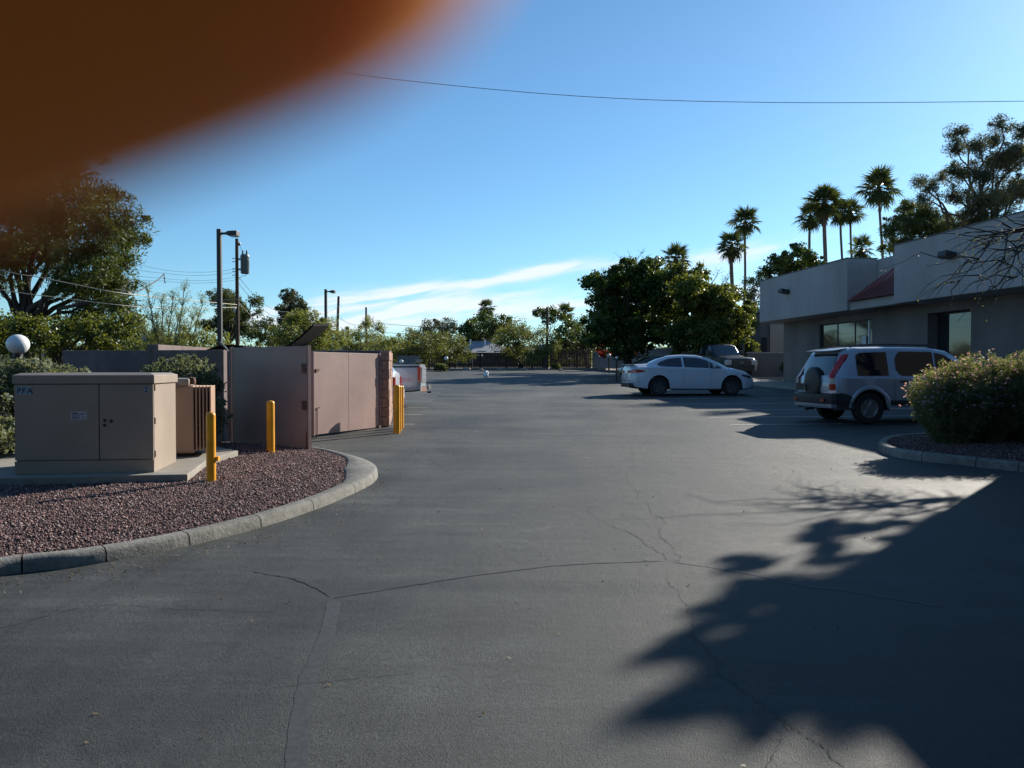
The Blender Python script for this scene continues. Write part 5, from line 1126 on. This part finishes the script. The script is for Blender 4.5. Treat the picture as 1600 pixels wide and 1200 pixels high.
for s_ in (1,-1): mb = MB(); mb.box((4.38,s_*.62,.80), (.22,.3,.15)); mb.build('headlamp', M['clearlens'], c.root, bevel=.03)
mb = MB(); mb.tube([(.52,.0,1.68),(.40,.0,1.80),(.28,.0,1.92)], .004, 4); mb.build('antenna', M['black'], c.root)
mb = MB(); mb.tube([(.02,.05,1.12),(.07,.33,1.2)], .008, 4); mb.build('rear_wiper', M['black'], c.root)
for s_ in (1,-1): mb = MB(); mb.box((-.135,s_*.62,.52), (.02,.14,.06)); mb.build('reflector', M['redlens'], c.root)
mb = MB(); mb.tube([(.0,.45,.28),(.25,.45,.30)], .03, 10); mb.build('exhaust_pipe', M['galv'], c.root)
c.side_patch('fuel_door', M['silvercar'], [(.50,.80),(.66,.80)], [(.50,.94),(.66,.94)], .50, .66, sides=(1,), off=.004)
# wheel arch lips
for xw in c.wheels:
    for s_ in (1,-1):
        mb = MB(); vs = []
        for k in range(17):
            a = math.pi*(k/16*1.04-.02)
            for rr_, dy in ((.415,.018),(.475,.022),(.495,.004)):
                x = xw+rr_*math.cos(a); z = max(.36, .345+rr_*math.sin(a)); vs.append((x, s_*(c.side(x, min(z,.95), dy)), z))
        mb.add(vs, [(3*k+j,3*k+j+1,3*k+3+j+1,3*k+3+j) for k in range(16) for j in range(2)]); mb.build('arch_lip', M['silvercar'], c.root, smooth=60)
# --- white sedan
def sedan(name, label, loc, rz, paint, rim, sc=1.0, group=None):
    c = Car(name, label, 'car', loc, rz, 4.67, 1.83,
      top=[(0,.72),(.03,.95),(.10,1.08),(.22,1.115),(.62,1.12),(.72,1.14),(1.1,1.32),(1.5,1.43),(2.0,1.466),(2.5,1.45),(2.9,1.36),(3.3,1.18),(3.6,1.02),(3.75,.98),(4.2,.88),(4.5,.74),(4.63,.62),(4.67,.52)],
      belt=[(0,.66),(.05,.90),(.3,.99),(1.0,1.0),(2.2,.965),(3.3,.93),(3.8,.88),(4.3,.77),(4.6,.6),(4.67,.5)], wb=[(0,.62),(.05,.72),(.2,.82),(.6,.89),(1.2,.905),(2.6,.90),(3.8,.905),(4.25,.84),(4.5,.70),(4.67,.48)], wt=[(0,.6),(.6,.62),(1.1,.60),(2.4,.62),(3.3,.72),(4.0,.78),(4.67,.45)],
      zb=[(0,.38),(.15,.28),(.5,.22),(4.2,.2),(4.67,.26)], wheels=(1.0,3.70), R=.335, paint=paint, group=group)
    c.side_patch('side_window', M['carglass'], [(.95,1.10),(1.05,1.055),(1.3,1.04),(1.88,1.025)], [(.95,1.12),(1.1,1.22),(1.4,1.325),(1.88,1.372)], .97, 1.86)
    c.side_patch('side_window', M['carglass'], [(1.93,1.022),(2.88,.985)], [(1.93,1.375),(2.4,1.36),(2.7,1.30),(2.9,1.22)], 1.94, 2.86)
    c.side_patch('side_window', M['carglass'], [(2.9,.985),(3.34,.97)], [(2.9,1.215),(3.1,1.12),(3.36,.985)], 2.885, 3.32)
    c.top_patch('windshield', M['carglass'], 2.72, 3.52, .90, .90); c.top_patch('rear_window', M['carglass'], .76, 1.42, .88, .88)
    c.side_patch('tail_lamp', M['redlens'], [(.03,.80),(.1,.80),(.5,.86)], [(.03,.92),(.15,.95),(.5,.90)], .04, .48, off=.010)
    for s_ in (1,-1): mb = MB(); mb.add([(-.012,s_*.30,.80),(-.012,s_*.30,.90),(.035,s_*.70,.91),(.035,s_*.70,.80),(.03,s_*.3,.80),(.03,s_*.3,.9)], [(0,1,2,3),(0,4,5,1)]); mb.build('tail_lamp', M['redlens'], c.root)
    mb = MB(); mb.add([(-.03,-.55,.35),(-.03,.55,.35),(.08,.78,.35),(.08,-.78,.35),(-.04,-.55,.45),(-.04,.55,.45),(.06,.79,.45),(.06,-.79,.45)], [(0,1,5,4),(1,2,6,5),(3,0,4,7),(4,5,6,7),(0,3,2,1)]); mb.build('rear_valance', M['trim'], c.root, bevel=.01)
    for s_ in (1,-1): mb = MB(); mb.tube([(-.05,s_*.5,.33),(.1,s_*.5,.33)], .04, 10); mb.build('exhaust_tip', M['chrome'], c.root)
    mb = MB(); mb.box((-.012,0,.70), (.012,.32,.14)); mb.build('number_plate', M['stickerwhite'], c.root)
    mb = MB(); mb.add([(.0,-.62,1.10),(.0,.62,1.10),(.22,.66,1.125),(.22,-.66,1.125),(.0,-.62,1.125),(.0,.62,1.125),(.22,.66,1.13),(.22,-.66,1.13)], [(0,1,5,4),(4,5,6,7),(3,2,1,0),(1,2,6,5),(3,0,4,7)]); mb.build('boot_lip', paint, c.root)
    c.side_patch('headlamp', M['carglass'], [(4.08,.70),(4.45,.60)], [(4.08,.76),(4.45,.70)], 4.08, 4.45, off=.012)
    c.wheel(1.83, rim, 5, .68, .215, .03); c.mirrors(3.02, 1.03, paint, (.12,.19,.12)); c.handles([(1.42,.92),(2.36,.90)], paint); c.gaps([1.0+.02*0+.9,2.0+.88,3.36][:0]+[1.9,2.9], .32, .97)
    c.side_patch('sill', M['trim'], [(1.42,.2),(3.28,.2)], [(1.42,.25),(3.28,.25)], 1.42, 3.28, off=.008)
    c.root.scale = (sc,sc,sc); return c
p = gp(1030,619); rz = math.radians(6.0); d = Vector((math.cos(rz),math.sin(rz),0)); nrm = Vector((-d.y,d.x,0))
q = p-d*1.0+nrm*.90; sedan('sedan', 'white four door sedan with dark wheels parked facing right in the middle distance', onG(q.x,q.y), rz, M['whitecar'], M['rimdark'])
cp = sedan('coupe', 'dark low car with sky reflecting in its glass, half hidden behind the white sedan', onG(10.5,46.6), math.radians(184), M['darkcar'], M['rimdark'], .93)
# --- pickups
def pickup(name, label, loc, rz, paint, rail=1.37, roof=1.86, L_=5.75, group=None, big=False, hood=1.12):
    B_ = 2.35
    c = Car(name, label, 'pickup truck', loc, rz, L_, 1.98,
      top=[(0,rail-.03),(B_,rail-.03),(B_+.06,rail),(B_+.12,roof-.22),(B_+.3,roof-.03),(B_+.6,roof),(B_+1.0,roof-.01),(B_+1.25,roof-.08),(B_+1.85,hood+.08),(B_+2.0,hood+.03),(L_-.35,hood-.04),(L_-.1,hood-.12),(L_-.02,hood-.3),(L_,hood-.4)],
      belt=[(0,rail-.08),(B_,rail-.08),(B_+.1,hood+.08),(B_+1.6,hood+.06),(B_+2.0,hood-.06),(L_-.3,hood-.12),(L_-.05,hood-.22),(L_,hood-.45)], wb=[(0,.93),(.1,.96),(B_,.975),(L_-.6,.975),(L_-.25,.93),(L_,.84)], wt=[(0,.94),(B_,.93),(B_+.3,.72),(B_+1.2,.72),(B_+1.9,.8),(L_,.8)],
      zb=[(0,.55),(.3,.5),(L_-.3,.42),(L_,.45)], wheels=(1.15,L_-.95), R=.385, paint=paint, group=group)
    for s_ in (1,-1):
        mb = MB(); mb.box((.055,s_*.90,rail-.25), (.11,.15,.42)); mb.build('tail_lamp', M['redlens'], c.root, bevel=.015)
        mb = MB(); mb.box((.05,s_*.90,rail-.50), (.105,.15,.07)); mb.build('tail_lamp', M['amber'], c.root, bevel=.01)
    mb = MB(); mb.box((-.09,0,.60), (.2,1.86,.2)); mb.build('rear_bumper', M['chrome'], c.root, bevel=.02)
    mb = MB(); mb.box((-.2,0,.64), (.03,.9,.14)); mb.box((-.2,0,.47), (.14,.07,.06)); mb.build('bumper_step', M['black'], c.root, bevel=.01)
    mb = MB(); mb.box((-.012,0,rail-.3), (.03,1.5,.5)); mb.build('tailgate', paint, c.root, bevel=.01)
    mb = MB(); mb.box((B_*.5,0,rail+.015), (B_-.05,1.9,.05)); mb.build('bed_cover', paint, c.root, bevel=.012)
    c.side_patch('side_window', M['carglass'], [(B_+.35,hood+.14),(B_+1.6,hood+.12)], [(B_+.35,roof-.14),(B_+1.1,roof-.14),(B_+1.35,roof-.2),(B_+1.62,hood+.16)], B_+.36, B_+1.6)
    c.top_patch('windshield', M['carglass'], B_+1.28, B_+1.83, .93, .9)
    c.wheel(1.98, M['rim'], 6, .58, .25, .0); c.mirrors(B_+1.5, hood+.2, M['trim'], (.1,.22,.24)); c.handles([(B_+.55,hood-.02)], paint); c.gaps([B_-.02,B_+.3,B_+1.75], .6, hood)
    # nose: grille, lamps, bumper
    mb = MB(); mb.box((L_+.0,0,hood-.34), (.05,1.15,.30)); g = mb.build('grille', M['trim'], c.root, bevel=.02)
    for k in range(4): m2 = MB(); m2.box((L_+.03,0,hood-.45+k*.07), (.012,1.08,.02)); m2.build('grille_bar', M['greypaint'], g)
    m2 = MB(); m2.lathe([(.0,-.01),(.11,-.01),(.11,.01),(0,.012)], n=24, axis='Y'); o = m2.build('badge', M['galv'], g); o.location = (L_+.045,0,hood-.33); o.rotation_euler = (0,0,math.pi/2); o.scale = (1,1,.5)
    for s_ in (1,-1): mb = MB(); mb.box((L_-.06,s_*.76,hood-.32), (.16,.34,.27)); mb.build('headlamp', M['clearlens'], c.root, bevel=.03)
    mb = MB(); mb.add([(L_-.1,-.97,.42),(L_+.12,-.7,.42),(L_+.12,.7,.42),(L_-.1,.97,.42),(L_-.1,-.97,.72),(L_+.13,-.7,.72),(L_+.13,.7,.72),(L_-.1,.97,.72)], [(0,1,5,4),(1,2,6,5),(2,3,7,6),(4,5,6,7),(3,2,1,0)]); mb.build('front_bumper', M['trim'], c.root, bevel=.02)
    for s_ in (1,-1): mb = MB(); mb.lathe([(0,0),(.05,0),(.055,-.02)], n=14, axis='Y'); o = mb.build('fog_lamp', M['clearlens'], c.root); o.location = (L_+.10,s_*.66,.55); o.rotation_euler = (0,0,-math.pi/2)
    return c
pickup('pickup_truck', 'silver pickup truck with covered bed, its tail sticking out beyond the gate wall', onG(-2.60,23.6), math.radians(181), M['silvertruck']).root.scale = (.86,.86,.86)
c = pickup('pickup_truck', 'dark pickup truck facing the camera behind the white sedan', onG(11.3,49.4), math.radians(-78), M['darkgreen'], roof=1.95, hood=1.2)
# --- white hatchback wagon mostly hidden by the block wall
c = Car('wagon', 'white wagon of which only the tail and red lamp show beside the bollards', 'car', onG(-2.98,20.9), math.radians(181), 4.5, 1.78,
  top=[(0,.9),(.03,1.02),(.12,1.12),(.3,1.3),(.5,1.42),(.9,1.475),(2.0,1.49),(2.7,1.4),(3.4,1.02),(3.6,.98),(4.2,.86),(4.45,.7),(4.5,.55)],
  belt=[(0,.86),(.05,.95),(1,.97),(3.2,.92),(4,.82),(4.5,.5)], wb=[(0,.78),(.1,.85),(.4,.885),(3.7,.885),(4.2,.82),(4.5,.6)], wt=[(0,.7),(.4,.64),(2.5,.64),(3.4,.74),(4.5,.6)], zb=[(0,.4),(.3,.28),(4.5,.25)], wheels=(.85,3.55), R=.33, paint=M['whitecar'])
c.side_patch('side_window', M['carglass'], [(.5,1.02),(1.5,1.01)], [(.5,1.25),(.8,1.36),(1.5,1.4)], .5, 1.5); c.side_patch('side_window', M['carglass'], [(1.55,1.01),(3.2,.97)], [(1.55,1.4),(2.5,1.36),(3.2,1.02)], 1.56, 3.15)
c.top_patch('rear_window', M['carglass'], .08, .5, .86, .86); c.top_patch('windshield', M['carglass'], 2.7, 3.35, .9, .9)
c.side_patch('tail_lamp', M['redlens'], [(.02,.70),(.3,.74)], [(.02,.93),(.3,.94)], .02, .26, off=.014)
for s_ in (1,-1): mb = MB(); mb.box((-.0,s_*.66,.82), (.05,.26,.24)); mb.build('tail_lamp', M['redlens'], c.root, bevel=.02)
mb = MB(); mb.box((-.03,0,.48), (.14,1.6,.26)); mb.build('rear_bumper', M['whitecar'], c.root, bevel=.04)
c.wheel(1.78, M['rim'], 7, .64, .2, .02); c.mirrors(2.95, 1.05, M['whitecar']); c.gaps([1.5,2.5], .4, .95)
# ================================================================ the photographer's fingertip over the lens
def skin_material():
    m = bpy.data.materials.new('finger_skin'); m.use_nodes = True; b = m.node_tree.nodes['Principled BSDF']
    b.inputs['Base Color'].default_value = (.52, .235, .05, 1); b.inputs['Roughness'].default_value = .5; b.inputs['Specular IOR Level'].default_value = .3
    b.inputs['Subsurface Weight'].default_value = 1.0; b.inputs['Subsurface Radius'].default_value = (1.0, .42, .07); b.inputs['Subsurface Scale'].default_value = .0075
    return m
M['skin'] = skin_material(); M['nail'] = mat('nail', (.62,.38,.30), .3)
def skinned(name, chains, m, parent, levels=2, sc=100.0):
    """one continuous surface grown round joints; chains share the first joint"""
    me = bpy.data.meshes.new(name); V = []; E = []; R = []; key = {}
    def vid(p, r):
        k = tuple(round(q, 6) for q in p)
        if k not in key: key[k] = len(V); V.append(tuple(q*sc for q in p)); R.append(r*sc)
        return key[k]
    for ch in chains:
        ids = [vid(p, r) for p, r in ch]
        E += [(i, j) for i, j in zip(ids[:-1], ids[1:])]
    me.from_pydata(V, list(set(E)), []); ob = bpy.data.objects.new(name, me); S.collection.objects.link(ob)
    sk = ob.modifiers.new('skin', 'SKIN'); ss = ob.modifiers.new('sub', 'SUBSURF'); ss.levels = ss.render_levels = levels; sk.use_smooth_shade = True
    for i, r in enumerate(R): me.skin_vertices[0].data[i].radius = (r, r)
    me.skin_vertices[0].data[0].use_root = True
    dg = bpy.context.evaluated_depsgraph_get(); dg.update(); out = bpy.data.meshes.new_from_object(ob.evaluated_get(dg)); bpy.data.objects.remove(ob)
    co = np.empty(len(out.vertices)*3, np.float32); out.vertices.foreach_get('co', co); out.vertices.foreach_set('co', co/sc); out.materials.clear(); out.materials.append(m); out.shade_smooth(); out.name = name
    return link(name, out, parent)
hand = thing('hand', "photographer's hand whose blurred orange brown fingertip covers the top left of the view", 'hand', (0,0,EYE))
palm_ = ((-.100,-.020,-.034), .017); wrist = ((-.135,-.040,-.055), .020)
index = [palm_, ((-.094,-.008,-.012), .0115), ((-.053,.0135,-.0015), .0110), ((-.028,.0140,.0065), .0104), ((-.0070,.0125,.0118), .0094), ((-.0006,.0123,.0146), .0092)]
middle = [palm_, ((-.096,-.010,-.030), .0115), ((-.058,.010,-.029), .0092), ((-.034,.004,-.030), .0085), ((-.0270,-.0060,-.031), .0078)]
ring = [palm_, ((-.098,-.014,-.047), .011), ((-.062,.007,-.047), .009), ((-.038,.002,-.047), .0083), ((-.0275,-.0075,-.047), .0076)]
little = [palm_, ((-.102,-.020,-.062), .010), ((-.070,.002,-.064), .008), ((-.046,.0,-.063), .0073), ((-.0285,-.0085,-.062), .0066)]
thumb = [palm_, ((-.092,-.036,-.030), .013), ((-.066,-.034,-.022), .0105), ((-.040,-.0225,-.016), .0095), ((-.022,-.0205,-.014), .0080)]
arm = [palm_, wrist, ((-.20,-.10,-.10), .026), ((-.30,-.20,-.16), .033)]
skinned('skin', [arm, index, middle, ring, little, thumb], M['skin'], hand)
mb = MB(); mb.tube([(-.19,-.09,-.094),(-.30,-.20,-.16),(-.42,-.34,-.25)], [.040,.050,.058], 20); mb.build('sleeve', mat('sleeve_cloth', (.05,.06,.08), .9, bump=(300,.5,.002)), hand, smooth=50)
ph = thing('phone', 'black mobile phone held up to take the picture, its lens at the viewpoint', 'phone', (0,0,EYE))
mb = MB(); mb.bbox((-.0195,-.0100,-.060), (.1255,-.0020,.0125)); mb.build('body', M['black'], ph, bevel=.003, smooth=40)
mb = MB(); mb.bbox((-.016,-.0108,-.057), (.122,-.0101,.0095)); mb.build('screen', M['carglass'], ph)
